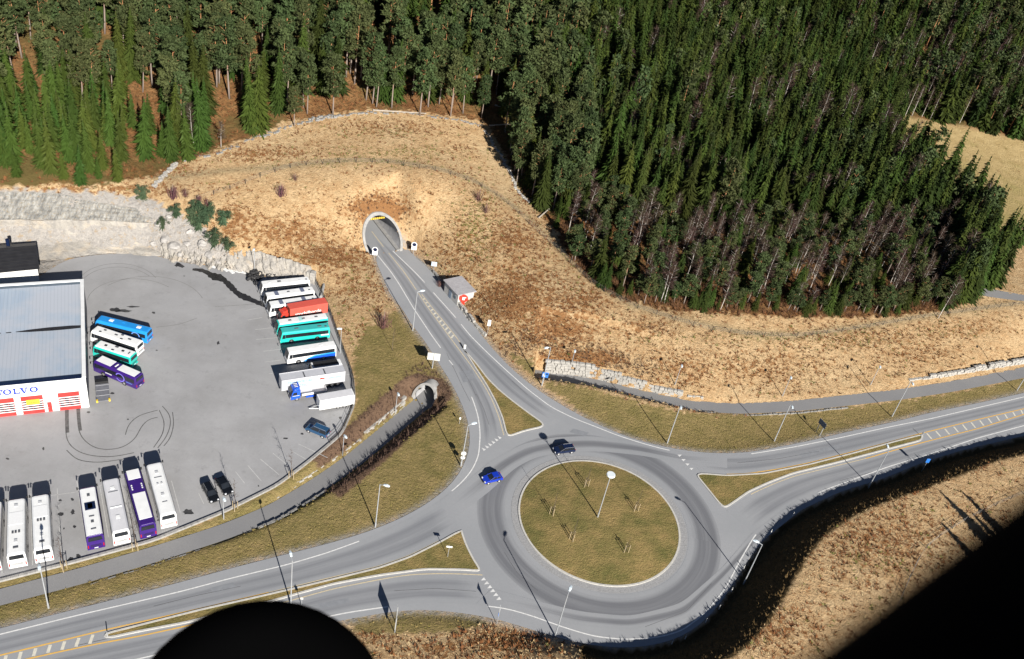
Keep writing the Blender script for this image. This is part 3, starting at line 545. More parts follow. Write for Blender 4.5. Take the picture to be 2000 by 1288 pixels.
# ------------------------------------------------------------------ rock cut and stone walls
def rockface(name,label,rows,mat,sub=26,rough=.45,kn=None):
    rows=[resample(PL(r),110) for r in rows]; V=[];F=[]; m=0; R2=[]
    for i in range(len(rows)-1):
        k=max(2,sub//(len(rows)-1))
        for j in range(k+(i==len(rows)-2)): R2.append(rows[i]*(1-j/k)+rows[i+1]*j/k)
    R2=np.array(R2); nr,nc=R2.shape[:2]
    nz=rng.normal(0,1,(nr,nc))
    for _ in range(1): nz=(nz+np.roll(nz,1,1)+np.roll(nz,1,0)+np.roll(nz,-1,1))/2.6
    big=rng.normal(0,1,(nr//4+2,nc//5+2)).repeat(4,0).repeat(5,1)[:nr,:nc]
    R2[:,:,1]-= (nz*.25+big*.35)*rough+.15; R2[:,:,2]+=nz*.12*rough
    F=[(i*nc+j,i*nc+j+1,(i+1)*nc+j+1,(i+1)*nc+j) for i in range(nr-1) for j in range(nc-1)]
    return npmesh(name,R2.reshape(-1,3),F,mat)
RK=bpy.data.materials.new('blasted_rock'); t,p=nodes(RK); o=N(t,'ShaderNodeTexCoord').outputs['Object']
mp=N(t,'ShaderNodeMapping'); mp.inputs['Scale'].default_value=(1,1,.22); t.links.new(o,mp.inputs[0])
n1=noise(t,.9,6,.7,mp.outputs[0]); n2=noise(t,.25,5,.6,o); n3=noise(t,2.5,5,.7,o)
c=mix(t,ramp(t,n1,.35,.65),(.40,.37,.32),(.27,.255,.235)); c=mix(t,ramp(t,n2,.5,.68),c,(.46,.39,.30)); c=mix(t,ramp(t,n3,.6,.72),c,(.17,.15,.13)); t.links.new(c,p.inputs['Base Color']); p.inputs['Roughness'].default_value=.95; bump(t,p,n3,.8,.3)
SCREE=bpy.data.materials.new('scree'); t,p=nodes(SCREE); o=N(t,'ShaderNodeTexCoord').outputs['Object']
mp=N(t,'ShaderNodeMapping'); mp.inputs['Scale'].default_value=(1.6,.35,.35); mp.inputs['Rotation'].default_value=(0,0,.45); t.links.new(o,mp.inputs[0])
n1=noise(t,1.2,6,.75,mp.outputs[0]); n3=noise(t,3,5,.7,o); c=mix(t,ramp(t,n1,.38,.62),(.36,.35,.32),(.13,.13,.125)); c=mix(t,ramp(t,n3,.52,.68),c,(.25,.20,.13)); t.links.new(c,p.inputs['Base Color']); p.inputs['Roughness'].default_value=1; bump(t,p,n1,.9,.4)
x0=-330
kind(link('scree_slope',rockface('scree_slope','',[[(x0,415,8.3),(0,374,9.),(120,378,8.8),(200,396,7.6),(300,412,6.3)],[(x0,470,5.2),(0,428,5.3),(120,429,5.3),(220,431,5.2),(300,436,4.8)]],SCREE,24,.5)),'structure')
kind(link('rock_face',rockface('rock_face','',[[(x0,470,5.2),(0,428,5.3),(120,429,5.3),(220,431,5.2),(300,436,4.8)],[(x0,492,2.6),(0,448,2.9),(120,449,2.9),(220,452,2.7),(310,458,2.4)],[(x0,512,.9),(0,468,1.1),(120,470,1.1),(220,474,1.),(310,482,.7)],[(x0,560,.05),(0,500,.05),(90,508,.05),(220,494,.05),(320,502,.05)]],RK,26,.5)),'structure')
kind(link('rock_face',rockface('rock_face','',[[(300,425,5.6),(340,420,5.2),(390,450,4.2),(445,487,3.2)],[(310,462,2.9),(350,466,2.5),(400,488,1.7),(448,512,1.)],[(318,500,.05),(350,510,.05),(410,522,.05),(452,528,.05)]],RK,18,1.6)),'structure')
kind(link('rock_face',rockface('rock_face','',[[(440,488,2.9),(500,490,3.1),(560,505,2.9),(608,520,2.5)],[(446,512,1.3),(502,518,1.4),(562,528,1.3),(612,540,1.)],[(452,529,.04),(505,538,.04),(565,545,.04),(616,556,.04)]],RK,14,.7)),'structure')
# loose boulders on the outcrop
BOU=M('granite_boulder',(.42,.40,.37),(.28,.265,.25),1.5,.95,.4)
def boulder(p,r,label):
    me=bmesh.new(); bmesh.ops.create_icosphere(me,subdivisions=2,radius=1)
    s=np.array([r*random.uniform(.8,1.3),r*random.uniform(.7,1.1),r*random.uniform(.5,.8)])
    for v in me.verts:
        k=1+random.uniform(-.18,.18); v.co=Vector((v.co.x*s[0]*k,v.co.y*s[1]*k,v.co.z*s[2]*k))
    m=bpy.data.meshes.new('boulder'); me.to_mesh(m); me.free(); m.materials.append(BOU); o=link('boulder',m); o.location=(p[0],p[1],p[2]+r*.2); o.rotation_euler=(0,0,random.random()*6)
    return tag(o,label,'boulder','boulders on the rock outcrop')
for x,y,r in ((322,470,1.),(340,482,1.3),(372,455,.9),(395,478,1.2),(410,500,1.),(352,498,.8),(428,512,.8),(310,440,.9),(385,505,.7),(330,425,.7),(300,478,.8),(365,478,.8)): boulder(ground(x,y),r,'rough grey granite boulder on the outcrop between the lot and the pine bushes')
STONE=[M('wall_stone_%s'%a,c,c2,2.,.9,.3) for a,c,c2 in (('pale',(.42,.40,.36),(.27,.26,.24)),('grey',(.27,.265,.25),(.17,.165,.155)))]
def stones(name,label,cat,line,heights,size=(.9,.5),depth=.6,batter=.12,mat=STONE[0],jit=.12,drop=.25):
    l=np.asarray(line,float); seg=np.hypot(*(l[1:,:2]-l[:-1,:2]).T); s=np.r_[0,np.cumsum(seg)]; g=G()
    hs=np.interp(s,np.linspace(0,s[-1],len(heights)),heights); z=0; hmax=max(heights); row=0
    while z<hmax:
        h=size[1]*random.uniform(.8,1.2); a=-random.random()*size[0]
        while a<s[-1]:
            w_=size[0]*random.uniform(.55,1.5); m=min(max(a+w_/2,0),s[-1]); hh=np.interp(m,s,hs)
            if (row==0 or z+h*.6<hh) and (row==0 or random.random()>.03):
                x,y,b=(np.interp(m,s,l[:,k]) for k in range(3)); i=min(np.searchsorted(s,m),len(l)-1); i=max(i,1); dv=(l[i]-l[i-1])[:2]; dv/=np.hypot(*dv)+1e-9; nn=np.array([-dv[1],dv[0]])
                q=np.array([x,y])+nn*(batter*z+random.uniform(-jit,jit)); g.box((q[0],q[1],b-drop+z+h/2+random.uniform(-.03,.03)),(w_*.96,depth*random.uniform(.85,1.1),h*.96),math.atan2(dv[1],dv[0])+random.uniform(-.05,.05)*jit*8,random.uniform(.86,1.),0)
            a+=w_
        z+=h; row+=1
    return tag(g.obj(name,mat,bevel=.03),label,cat)
wl_=resample(PL([(1068,738,-3.0),(1110,741,-2.9),(1160,747,-2.5),(1220,761,-1.9),(1290,777,-1.2),(1345,787,-.8),(1372,789,-.6)]),60)
d_=np.gradient(wl_[:,:2],axis=0); d_/=np.hypot(*d_.T)[:,None]; wl_[:,:2]+=np.stack([-d_[:,1],d_[:,0]],1)*1.55
stones('retaining_wall','tall pale block stone wall beside the sunken end of the foot path','wall',wl_,[3.3,3.3,3.1,2.8,2.4,2.0,1.7,1.4,.9],(.95,.52),.7,.16)
wl_=resample(grd([(1778,742),(1830,736),(1880,728),(1940,718),(2000,708),(2080,693)]),50); 
stones('retaining_wall','low pale stone wall along the foot path near the far lamps','wall',wl_,[.5,1.,1.3,1.4,1.4,1.4],(.9,.5),.7,.14)
wl_=resample(PL([(868,562),(884,583),(905,609),(922,631),(946,655)]),40); stones('guard_wall','low rubble wall at the road edge below the grey shelter','wall',wl_,[1.1,1.3,1.2,.9],(.8,.42),.6,.1,STONE[0],.15)
wl_=resample(PL([(816,505),(835,521),(850,538),(862,553)]),30); stones('guard_wall','low rubble edging between the tunnel mouth and the grey shelter','wall',wl_,[.4,.6,.7],(.7,.4),.5,.1,STONE[1],.15)
wl_=grd([(300,365),(322,345),(335,330),(345,322)]); stones('dry_stone_wall','short tumbled stone wall running down to the rock cut','wall',resample(wl_,30),[.8,.7],(.7,.4),.7,0,STONE[0],.3)
wl_=grd([(358,312),(410,302),(450,290),(500,270),(560,248),(620,232),(690,222),(720,219),(790,221),(850,228),(905,236),(940,246)]); stones('dry_stone_wall','long mossy stone wall between the mound and the pine wood','wall',resample(wl_,160),[.55,.4,.5,.55,.6,.4,.5,.5,.4],(.7,.36),.7,0,STONE[1],.6)
wl_=grd([(948,255),(965,285),(985,315),(1000,345),(1012,375),(1030,395)]); stones('dry_stone_wall','crumbling stone wall at the shaded gully right of the mound','wall',resample(wl_,60),[.7,.5,.7,.5],(.9,.5),.8,0,STONE[0],.4)
# pale stone edging along the two sides of the sunken path
n_=len(pathl); off=lambda l,s:(lambda d:l[:,:2]+s*np.stack([-d[:,1],d[:,0]],1))((lambda d:d/np.hypot(*d.T)[:,None])(np.gradient(l[:,:2],axis=0)))
i0=n_-52
q=np.c_[off(pathl,2.35)[i0:-2],pathl[i0:-2,2]]; stones('path_edging','pale rubble edging on the lot side of the sunken foot path','wall',q,[.5,.55,.7,.9,1.2,1.5],(.7,.4),.8,.3,STONE[0],.2)
q=np.c_[off(pathl,-2.05)[n_-66:-30],pathl[n_-66:-30,2]]; stones('path_edging','grey stone edging on the roundabout side of the foot path','wall',q,[.5,.5,.6,.6],(.8,.4),.5,.0,STONE[1],.12)
q=np.c_[off(pathr,-1.95)[4:-8],pathr[4:-8,2]]; stones('path_edging','thin dark stone kerb below the lawn along the far foot path','wall',q[:62],[.7,.7,.5,.4,.4],(.8,.3),.35,.0,STONE[1],.06)
# lot kerb wall and wire fence along its edge
edge=np.vstack([PL([(614,548),(640,600),(664,668),(689,738),(693,788),(668,848),(640,872),(600,905),(540,950),(440,1000),(300,1057),(130,1103),(0,1136),(-130,1168)])]); edge=smooth(edge,1.,2)
r=thing('lot_fence','dark low fence on a stone kerb round the bus park','fence')
g=G()
for i in range(len(edge)-1):
    a,b=edge[i],edge[i+1]; g.box(((a+b)/2)[:2].tolist()+[.16],(np.hypot(*(b-a)[:2])+.02,.4,.34),math.atan2(b[1]-a[1],b[0]-a[0]))
g.obj('kerb_wall',M('kerb_wall_stone',(.34,.33,.31),(.24,.235,.225),2,.9,.3),r)
fe=resample(edge[:52],22); 
for q in fe: G().tube((q[0],q[1],.3),(q[0],q[1],1.25),.05,n=6).obj('post',DARKW,r)
g=G()
for a,b in zip(fe[:-1],fe[1:]):
    for z in (.55,.85,1.18): g.tube((a[0],a[1],z),(b[0],b[1],z),.035,n=4)
g.obj('rail',DARKW,r)
# wire fences over the mound
def wirefence(px,label,step=3.2,h=1.15):
    l=resample(grd(px),step=step); l[:,2]=height(l[:,:2]); r=thing('wire_fence',label,'fence'); 
    for q in l: G().tube((q[0],q[1],q[2]-.2),(q[0]+random.uniform(-.1,.1),q[1]+random.uniform(-.1,.1),q[2]+h*random.uniform(.9,1.15)),.07,.06,5).obj('post',DARKW,r)
    g=G()
    for a,b in zip(l[:-1],l[1:]):
        for z in (.35,.7,1.05): g.tube((a[0],a[1],a[2]+z),(b[0],b[1],b[2]+z),.018,n=3)
    g.obj('wire',M('fence_wire',(.22,.21,.19),(.15,.14,.13),3,.7),r)
wirefence([(385,392),(420,380),(460,368),(500,350),(540,336),(580,324),(640,320),(700,318),(760,320),(820,330),(880,342)],'wire fence on wooden posts across the top of the mound',3.6)
wirefence([(880,342),(930,360),(975,385),(1010,415),(1045,450),(1085,485),(1115,515),(1150,550),(1180,570)],'wire fence running down the mound beside the dark gully',3.6)
wirefence([(1180,570),(1230,598),(1300,622),(1380,645),(1450,655),(1545,660),(1620,652),(1700,640),(1800,622),(1900,608),(2000,596)],'wire fence along the lower edge of the spruce wood',4.)
wirefence([(1735,1230),(1750,1190),(1770,1140),(1800,1080),(1818,1060),(1880,1020),(1940,990),(2000,965)],'wire fence crossing the straw bank nearest the aircraft',4.)
# ------------------------------------------------------------------ workshop and shed
FR=P(175,796,0.)[:2]; FD=(P(0,815,0.)[:2]-FR); FD/=np.hypot(*FD)          # along the front, away from the near corner
BD=np.array([FD[1],-FD[0]]); BD=BD if BD[1]>0 else -BD                     # to the back
def uf(px,py,z): return float((P(px,py,z)[:2]-FR)@FD)
ang=math.atan2(FD[1],FD[0])
wk=thing('workshop','big grey roofed bus workshop with white front, red lifting doors and blue lettering','building',(FR[0],FR[1],0),ang)
# local frame: x along the front (away from the corner), y = -depth if needed
sgn=1 if (np.array([-math.sin(ang),math.cos(ang)])@BD)>0 else -1
BH=6.5; WL_=30.; 
bk=P(163,549,BH)[:2]-FR; DEP=float(bk@BD)+.2
WALLW=M('white_cladding',(.78,.78,.75),(.70,.70,.67),.5,.55); WALLG=M('blue_grey_cladding',(.06,.08,.10),(.045,.06,.08),.6,.5)
g=G(); g.box((WL_/2,sgn*.15,BH/2),(WL_,.3,BH)); g.obj('front_wall',WALLW,wk)
g=G(); g.box((.13,sgn*(DEP/2+.16),BH/2-.01),(.26,DEP-.32,BH-.02)); g.obj('side_wall',WALLG,wk)
g=G(); g.box((WL_/2,sgn*(DEP-.1),BH/2-.02),(WL_,.2,BH-.04)); g.obj('back_wall',WALLG,wk)
ROOFM=bpy.data.materials.new('roof_membrane'); t,p=nodes(ROOFM); o=N(t,'ShaderNodeTexCoord').outputs['Object']
mp=N(t,'ShaderNodeMapping'); mp.inputs['Scale'].default_value=(2.2,.12,1); t.links.new(o,mp.inputs[0])
n1=noise(t,.9,4,.6,mp.outputs[0]); n2=noise(t,.12,4,.6,o); c=mix(t,ramp(t,n1,.3,.7),(.30,.37,.46),(.36,.42,.49)); c=mix(t,ramp(t,n2,.45,.6),c,(.40,.43,.48))
wv=N(t,'ShaderNodeTexWave',wave_type='BANDS',bands_direction='X'); wv.inputs['Scale'].default_value=.55; wv.inputs['Distortion'].default_value=.15; t.links.new(o,wv.inputs['Vector']); c=mix(t,math_(t,'MULTIPLY',ramp(t,wv.outputs['Fac'],.9,1.),.35),c,(.22,.26,.31)); t.links.new(c,p.inputs['Base Color']); p.inputs['Roughness'].default_value=.9; p.inputs['Specular IOR Level'].default_value=.15
# shallow valley roof: two falls meeting at a gutter
yv=DEP*.53; V=[(.3,sgn*.32,5.75),(WL_,sgn*.32,5.75),(WL_,sgn*yv,5.55),(.3,sgn*yv,5.55),(.3,sgn*(DEP-.22),5.85),(WL_,sgn*(DEP-.22),5.85)]
G().add(V,[(0,1,2,3),(3,2,5,4)]).obj('roof',ROOFM,wk)
# standing water along the gutter
q=[(.32,-.55),(2,-.75),(5,-.7),(7.5,-.45),(9.3,-.1),(9.3,.05),(7.5,.35),(4.5,.5),(2,.45),(.32,.3)]
G().add([(x*1.15,sgn*(yv+.1-y*.85),5.595) for x,y in q],[tuple(range(len(q)))]).obj('roof_puddle',PUD,wk)
for k in range(6): G().add([(11.3+k*1.6+a,sgn*(yv+.1+b),5.595) for a,b in ((0,-.12),(.8,-.15),(.9,.08),(.1,.12))],[(0,1,2,3)]).obj('roof_drip',PUD,wk)
g=G(); g.box((.2,sgn*(DEP/2),BH+.10),(.62,DEP+.3,.2)); g.box((WL_/2+.52,sgn*(DEP-.1),BH+.095),(WL_-.01,.6,.19)); g.obj('parapet_cap',WHITE,wk,.02)
g=G(); g.box((WL_/2+.52,sgn*.05,BH+.06),(WL_-.02,.42,.12)); g.obj('parapet_coping',DBLUE,wk,.02)
RPANEL=M('red_door_panel',(.62,.035,.03),(.55,.05,.045),1,.45); 
def ldoor(u0,u1,z1,extra=None):
    w_=u1-u0; um=(u0+u1)/2; d=G().box((um,-sgn*.03,z1/2+.02),(w_,.06,z1-.04)).obj('lifting_door',RPANEL,wk,.01)
    zs=np.linspace(z1*.24,z1*.74,5)
    g=G(); f=G()
    for a,b in zip(zs[:-1],zs[1:]):
        for k in range(4):
            x0=u0+.15+(w_-.3)/4*k; g.box((x0+(w_-.3)/8,-sgn*.068,(a+b)/2-.03),((w_-.3)/4-.06,.02,(b-a)*.52))
        f.box((um,-sgn*.066,b-.02),(w_-.1,.03,.17))
    g.obj('pane',GLASS,d); f.box((um,-sgn*.066,zs[0]-.03),(w_-.1,.03,.15)); f.obj('glazing_bar',WHITE,d)
    return d
d3=(uf(159,797,0),uf(117.7,800.4,0)); d2=(uf(88.6,806,0),uf(46,812,0)); dw=d2[1]-d2[0]; 
ldoor(d3[0],d3[1],3.75); ldoor(d2[0],d2[1],3.75); dd1=uf(33,815,0); ldoor(dd1,dd1+dw,3.75); ldoor(dd1+dw+1.3,dd1+2*dw+1.3,3.75)
g=G(); um=(d2[0]+d2[1])/2; g.box((um-.1,-sgn*.11,2.55),(dw*.62,.04,.95)); g.obj('door_banner',YEL,wk)
g=G()
for k in range(7): g.box((um-.9+k*.26,-sgn*.135,2.4),(.18,.012,.1))
g.obj('banner_lettering',BLACK,wk)
u0,u1=uf(103.5,805,0),uf(95,806.5,0); pd=G().box(((u0+u1)/2,-sgn*.035,1.05),(u1-u0,.07,2.05)).obj('door',RPANEL,wk,.01); G().box((u1-.12,-sgn*.09,1.),(.05,.06,.2)).obj('handle',METAL,pd)
# the blue letters, drawn as slab-serif outlines
def letter(ch,w_,h):
    if ch=='O':
        n=28; th_=[2*math.pi*k/n for k in range(n)]; out=[]
        V=[(w_/2+w_/2*math.cos(a),h/2+h/2*math.sin(a)) for a in th_]; U=[(w_/2+w_*.27*math.cos(a),h/2+h*.37*math.sin(a)) for a in th_]
        return V+U,[(k,(k+1)%n,n+(k+1)%n,n+k) for k in range(n)]
    def quad(*q): return list(q)
    if ch=='L': polys=[[(0.12*w_,0),(.38*w_,0),(.38*w_,h),(.12*w_,h)],[(0,0),(w_,0),(w_,.13*h),(0,.13*h)],[(0,.87*h),(.5*w_,.87*h),(.5*w_,h),(0,h)],[(.85*w_,.13*h),(w_,.13*h),(w_,.36*h),(.9*w_,.36*h)]]
    if ch=='V': polys=[[(.08*w_,h*.9),(.36*w_,h*.9),(.6*w_,0),(.42*w_,0)],[(.74*w_,h*.9),(.88*w_,h*.9),(.6*w_,0),(.5*w_,0)],[(0,.88*h),(.46*w_,.88*h),(.46*w_,h),(0,h)],[(.62*w_,.88*h),(w_,.88*h),(w_,h),(.62*w_,h)]]
    V=[];F=[]
    for q in polys: F.append(tuple(range(len(V),len(V)+len(q)))); V+=q
    return V,F
LET=paint('blue_sign_paint',(.02,.05,.42),.4)
for ch,px,py in (('O',66,760.8),('V',47,762.5),('L',32,765.5),('O',14,767.5),('V',-1.5,770)):
    u=uf(px,py,5.0); w_=1.2 if ch!='L' else 1.; V,F=letter(ch,w_,1.12)
    for zz,(dy) in enumerate((.03,)):
        n_=len(V); VV=[(u+w_/2-x,-sgn*.02,4.5+y) for x,y in V]+[(u+w_/2-x,-sgn*.09,4.5+y) for x,y in V]
        FF=[tuple(i+n_ for i in f) for f in F]+[tuple(f) for f in F]+[(f[i],f[(i+1)%len(f)],f[(i+1)%len(f)]+n_,f[i]+n_) for f in F for i in range(len(f))]
        G().add(VV,FF).obj('sign_letter',LET,wk)
for px,py in ((162,757),(33,777)): G().box((uf(px,py,4.3),-sgn*.1,4.2),(.16,.2,.16)).obj('wall_lamp',METAL,wk,.02)
# small shed behind
SR=P(78,554,0.)[:2]; SD=(P(0,562,0.)[:2]-SR); SD/=np.hypot(*SD); a=math.atan2(SD[1],SD[0]); s2=1 if (np.array([-math.sin(a),math.cos(a)])@BD)>0 else -1
sh=thing('shed','small white walled shed with a black pitched roof by the rock cut','building',(SR[0],SR[1],0),a); D_=9.
G().box((9,s2*.12,1.75),(18,.24,3.5)).obj('front_wall',WALLW,sh); G().box((9,s2*(D_-.12),1.75),(18,.24,3.5)).obj('back_wall',WALLW,sh)
G().prism([(s2*.25,.0),(s2*(D_-.25),0),(s2*(D_-.25),3.4),(s2*D_*.62,4.9),(s2*.25,3.4)],'x',.02,.24).obj('gable_wall',WALLG,sh)
BR=M('black_roof_sheet',(.014,.014,.016),(.022,.022,.025),.8,.55)
g=G(); g.prism([(-s2*.3,3.45),(s2*D_*.62,5.05),(s2*D_*.62,5.2),(-s2*.3,3.6)],'x',-.35,18); rfo=g.obj('roof',BR,sh)
G().prism([(s2*D_*.62+s2*.01,5.2),(s2*(D_+.3),3.55),(s2*(D_+.3),3.4),(s2*D_*.62+s2*.01,5.05)],'x',-.35,18).obj('roof',M('grey_roof_sheet',(.17,.17,.17),(.12,.12,.125),.8,.6),sh)
g=G()
for k in range(7): g.box((9,s2*(.35+k*.8),3.62+.287*(.65+k*.8)),(17.9,.05,.05))
g.obj('seam',BLACK,rfo)
G().tube((4.5,s2*8,4.2),(4.5,s2*8,5.6),.35,.35,10).obj('chimney',DBLUE,sh)
# concrete shelter beside the tunnel road
q0=P(895,577,3.)[:2]; q1=P(867,547,3.)[:2]; q2=P(925,564,3.)[:2]; ax=q1-q0; Ls=np.hypot(*ax); a=math.atan2(ax[1],ax[0]); s3=1 if (np.array([-math.sin(a),math.cos(a)])@(q2-q0))>0 else -1; Ws=abs(float(np.array([-math.sin(a),math.cos(a)])@(q2-q0)))
kz=thing('roadside_shelter','grey flat roofed technical hut at the rubble wall beside the tunnel road','hut',(q0[0],q0[1],0),a)
G().box((Ls/2,s3*Ws/2,1.4),(Ls-.5,Ws-.5,2.8)).obj('wall',M('hut_wall',(.50,.49,.46),(.42,.41,.39),1,.8),kz)
rf_=G().box((Ls/2,s3*Ws/2,2.92),(Ls+.2,Ws+.2,.22)).obj('roof',M('hut_roof',(.40,.39,.40),(.33,.32,.33),1.2,.8),kz,.03); g=G()
for k in range(1,5): g.box((Ls*k/5,s3*Ws/2,3.04),(.05,Ws,.02))
g.obj('roof_seam',M('roof_seam',(.28,.27,.28),(.25,.25,.26)),rf_)
G().box((Ls*.55,s3*.225,1.05),(1.0,.06,2.05)).obj('door',M('hut_door',(.2,.26,.33),(.17,.22,.29),2,.5),kz,.01)
G().box((Ls*.25,s3*.22,1.5),(.9,.05,.7)).obj('vent',M('vent_grille',(.12,.16,.2),(.08,.1,.12),8,.5),kz)
r=thing('emergency_board','red roadside board with a white symbol beside the grey hut','sign',ground(903,599),math.atan2(*((P(1000,1500)[:2]-P(1000,900)[:2])[::-1])))
G().tube((0,0,0),(0,0,1.0),.06,.06,8).obj('post',METAL,r); G().box((0,0,1.0),(.14,.75,.9)).obj('cabinet',RED,r,.03)
G().tube((-.04,0,2.1),(.06,0,2.1),.95,.95,20).obj('disc',RED,r); g=G(); g.box((.075,0,2.05),(.02,.5,.7)); g.box((.077,.35,2.35),(.02,.35,.2)); g.obj('symbol',WHITE,r)
# ------------------------------------------------------------------ vehicles
def wheels(root,xs,y,r,w_,rim=RIM,name='wheel'):
    t=G().tube((0,-w_/2,0),(0,w_/2,0),r,r,18).mesh('wheel',RUBBER,.04); q=G().tube((0,-w_/2-.012,0),(0,w_/2+.012,0),r*.6,r*.6,14).mesh('rim',rim,.02)
    for x in xs:
        for s in (1,-1):
            o=link('wheel',t,root); o.location=(x,s*(y-w_/2),r); link('rim',q,o)
def ftext(txt,size,mat,name,parent,loc,rz,rx=math.pi/2,shear=0.):
    c=bpy.data.curves.new('t','FONT'); c.body=txt; c.size=size; c.extrude=.008; c.align_x='CENTER'; c.align_y='CENTER'; c.offset=.012*size; c.shear=shear; c.resolution_u=3
    o=bpy.data.objects.new('t',c); COL.objects.link(o); dg=bpy.context.evaluated_depsgraph_get(); me=bpy.data.meshes.new_from_object(o.evaluated_get(dg)); me.name=name
    bpy.data.objects.remove(o); me.materials.clear(); me.materials.append(mat); o=link(name,me,parent); o.location=loc; o.rotation_euler=(rx,0,rz); return o
def at(front,rear,h,flip=False):
    a,b=P(*front,h)[:2],P(*rear,h)[:2]; d=a-b; return (a+b)/2,math.atan2(d[1],d[0]),float(np.hypot(*d))
def bus(front,rear,label,body,roof=None,H=3.25,group='parked buses and coaches',panel=None,hatches=(),ac=None,band=None,extra=None,L=None,rw=True,mid=None):
    sc={'buses along the lot fence':.79,'buses by the workshop':.82}.get(group,.93)
    (c,rz,l)=at(front,rear,H*sc); l/=sc; L=L or min(13.6,max(7.5,l+.25)); h=L/2; W=1.275
    r=thing('bus',label,'bus',(c[0],c[1],.05),rz,group); r.scale=(sc,sc,sc); roof=roof or body
    fx=lambda z: h-.5*max(0,(z-1.1)/(H-1.1))**1.6; bx=lambda z:-h+.12*max(0,(z-1.)/(H-1.))
    prof=[(-W,.32),(-W,1.3),(-W+.03,H-.5),(-W+.14,H-.16),(-W+.38,H),(W-.38,H),(W-.14,H-.16),(W-.03,H-.5),(W,1.3),(W,.32)]
    ringx=lambda f:[(f(z),y,z) for y,z in prof]
    mx=h-.9; rings=[[(bx(z)+.0,y*.97,z-.04*(z>H-.3)) for y,z in prof],ringx(lambda z:-h+.35),ringx(lambda z:mx),[(fx(z)-.12,y*.985,z-.02*(z>H-.3)) for y,z in prof],[(fx(z),y*.93,z-.07*(z>H-.3)) for y,z in prof]]
    G().loft(rings).obj('body',body,r,.02)
    if roof is not body: 
        x0,x1=-h+.25,h-.75; G().prism([(-W+.16,H-.12),(-W+.36,H+.015),(W-.36,H+.015),(W-.16,H-.12)],'x',x0,x1).obj('roof_panel',roof,r)
    if panel:
        for (a,b) in panel[1]: G().box(((a+b)/2*L-h,0,H+.02),((b-a)*L,1.9,.05)).obj('roof_panel',panel[0],r,.02)
    for s in (1,-1):
        g=G(); x0,x1=-h+.45,h-1.25; g.box(((x0+x1)/2,s*(W-.007),H-1.13),(x1-x0,.05,1.0)); sw=g.obj('side_window',GLASS,r)
        g=G(); npil=int((x1-x0)/1.55)
        for k in range(1,npil): g.box((x0+(x1-x0)*k/npil,s*(W+.015),H-1.13),(.05,.02,.98))
        g.obj('window_pillar',BLACK,sw)
        if s<0: G().box((h-.78,s*(W-.02),1.45),(.75,.05,2.0)).obj('door',GLASS,r)
        G().prism([(h-1.2,H-1.75),(h-.42,H-1.75),(h-.62,H-.6),(h-1.2,H-.62)],'y',s*(W-.02),s*(W+.02)).obj('side_window',GLASS,r)
    zz=np.linspace(H-2.05,H-.2,6); V=[];
    for z in zz: V+=[(fx(z)+.02,-W*.86,z),(fx(z)+.02,W*.86,z)]
    G().add(V,[(2*i,2*i+1,2*i+3,2*i+2) for i in range(5)]).obj('windscreen',GLASS,r)
    if rw: G().prism([(-W*.78,H-1.15),(W*.78,H-1.15),(W*.72,H-.38),(-W*.72,H-.38)],'x',-h-.0,-h+.13).obj('rear_window',GLASS,r)
    g=G(); 
    for s in (1,-1): g.box((h-.0,s*.95,.75),(.06,.42,.2))
    g.obj('headlight',HEAD,r)
    for s in (1,-1): G().box((-h-.0,s*1.08,1.05),(.05,.16,.62)).obj('tail_light',TAIL,r)
    G().box((-h-.01,0,.62),(.04,.55,.14)).obj('number_plate',HEAD,r)
    if rw:
        g=G()
        for k in range(3): g.box((-h-.01,0,.95+.17*k),(.03,1.5,.05))
        g.obj('engine_grille',BLACK,r)
    for s in (1,-1):
        g=G(); g.tube((h-.45,s*1.1,H-.35),(h+.25,s*1.42,H-.45),.03,n=5); g.box((h+.27,s*1.45,H-.72),(.14,.2,.5)); g.obj('mirror',BLACK,r)
    for (f,y,lx,ly,m) in hatches: G().box((f*L-h,y,H+.05),(lx,ly,.12)).obj('roof_hatch',m,r,.03)
    if ac: 
        a,b,m=ac; G().box(((a+b)/2*L-h,0,H+.11),((b-a)*L,1.75,.22)).obj('air_conditioner',m,r,.06)
        g=G(); [g.box(((a+(b-a)*k/8)*L-h,s*.45,H+.235),(.22,.5,.02)) for k in range(1,8) for s in (1,-1)]; g.obj('fan_grille',HATCH,r)
    if band: 
        for s in (1,-1): G().box((0,s*(W+.0),.62),(L-.3,.03,.5)).obj('skirt_band',band,r)
    for s in (1,-1):
        for x in (h-2.65,-h+3.1): G().tube((x,s*(W-.2),.56),(x,s*(W+.012),.56),.6,.6,16).obj('wheel_arch',BLACK,r)
    wheels(r,(h-2.65,-h+3.1),W+.02,.5,.3)
    if extra: extra(r,L,h,W,H)
    return r
D=HATCH; WH=WHITE; GB=M('pale_hatch',(.5,.51,.52),(.42,.43,.44),4,.5)
def ring_graphic(mat,x,r0,s=1):
    def f(r,L,h,W,H):
        for s in (1,-1):
            n=26; V=[];F=[]
            for k in range(n+1):
                a=.35+2*math.pi*.86*k/n
                for q in (r0,r0*.78): V.append((x*L-h+q*math.cos(a),s*(W+.035),1.75+q*math.sin(a)*.95))
            F=[(2*k,2*k+1,2*k+3,2*k+2) for k in range(n)]; G().add(V,F).obj('ring_emblem',mat,r)
    return f
PALEB=paint('pale_blue_paint',(.16,.36,.85)); VIO=paint('violet_paint',(.22,.18,.72))
bus((190,620),(291,645),'bright sky blue bus parked beside the workshop, first in its row',SKYB,None,group='buses by the workshop',hatches=((.72,0,.95,.75,WH),(.2,0,.95,.75,WH),(.5,-.3,.6,.25,SKYB)),extra=ring_graphic(PALEB,.22,1.0))
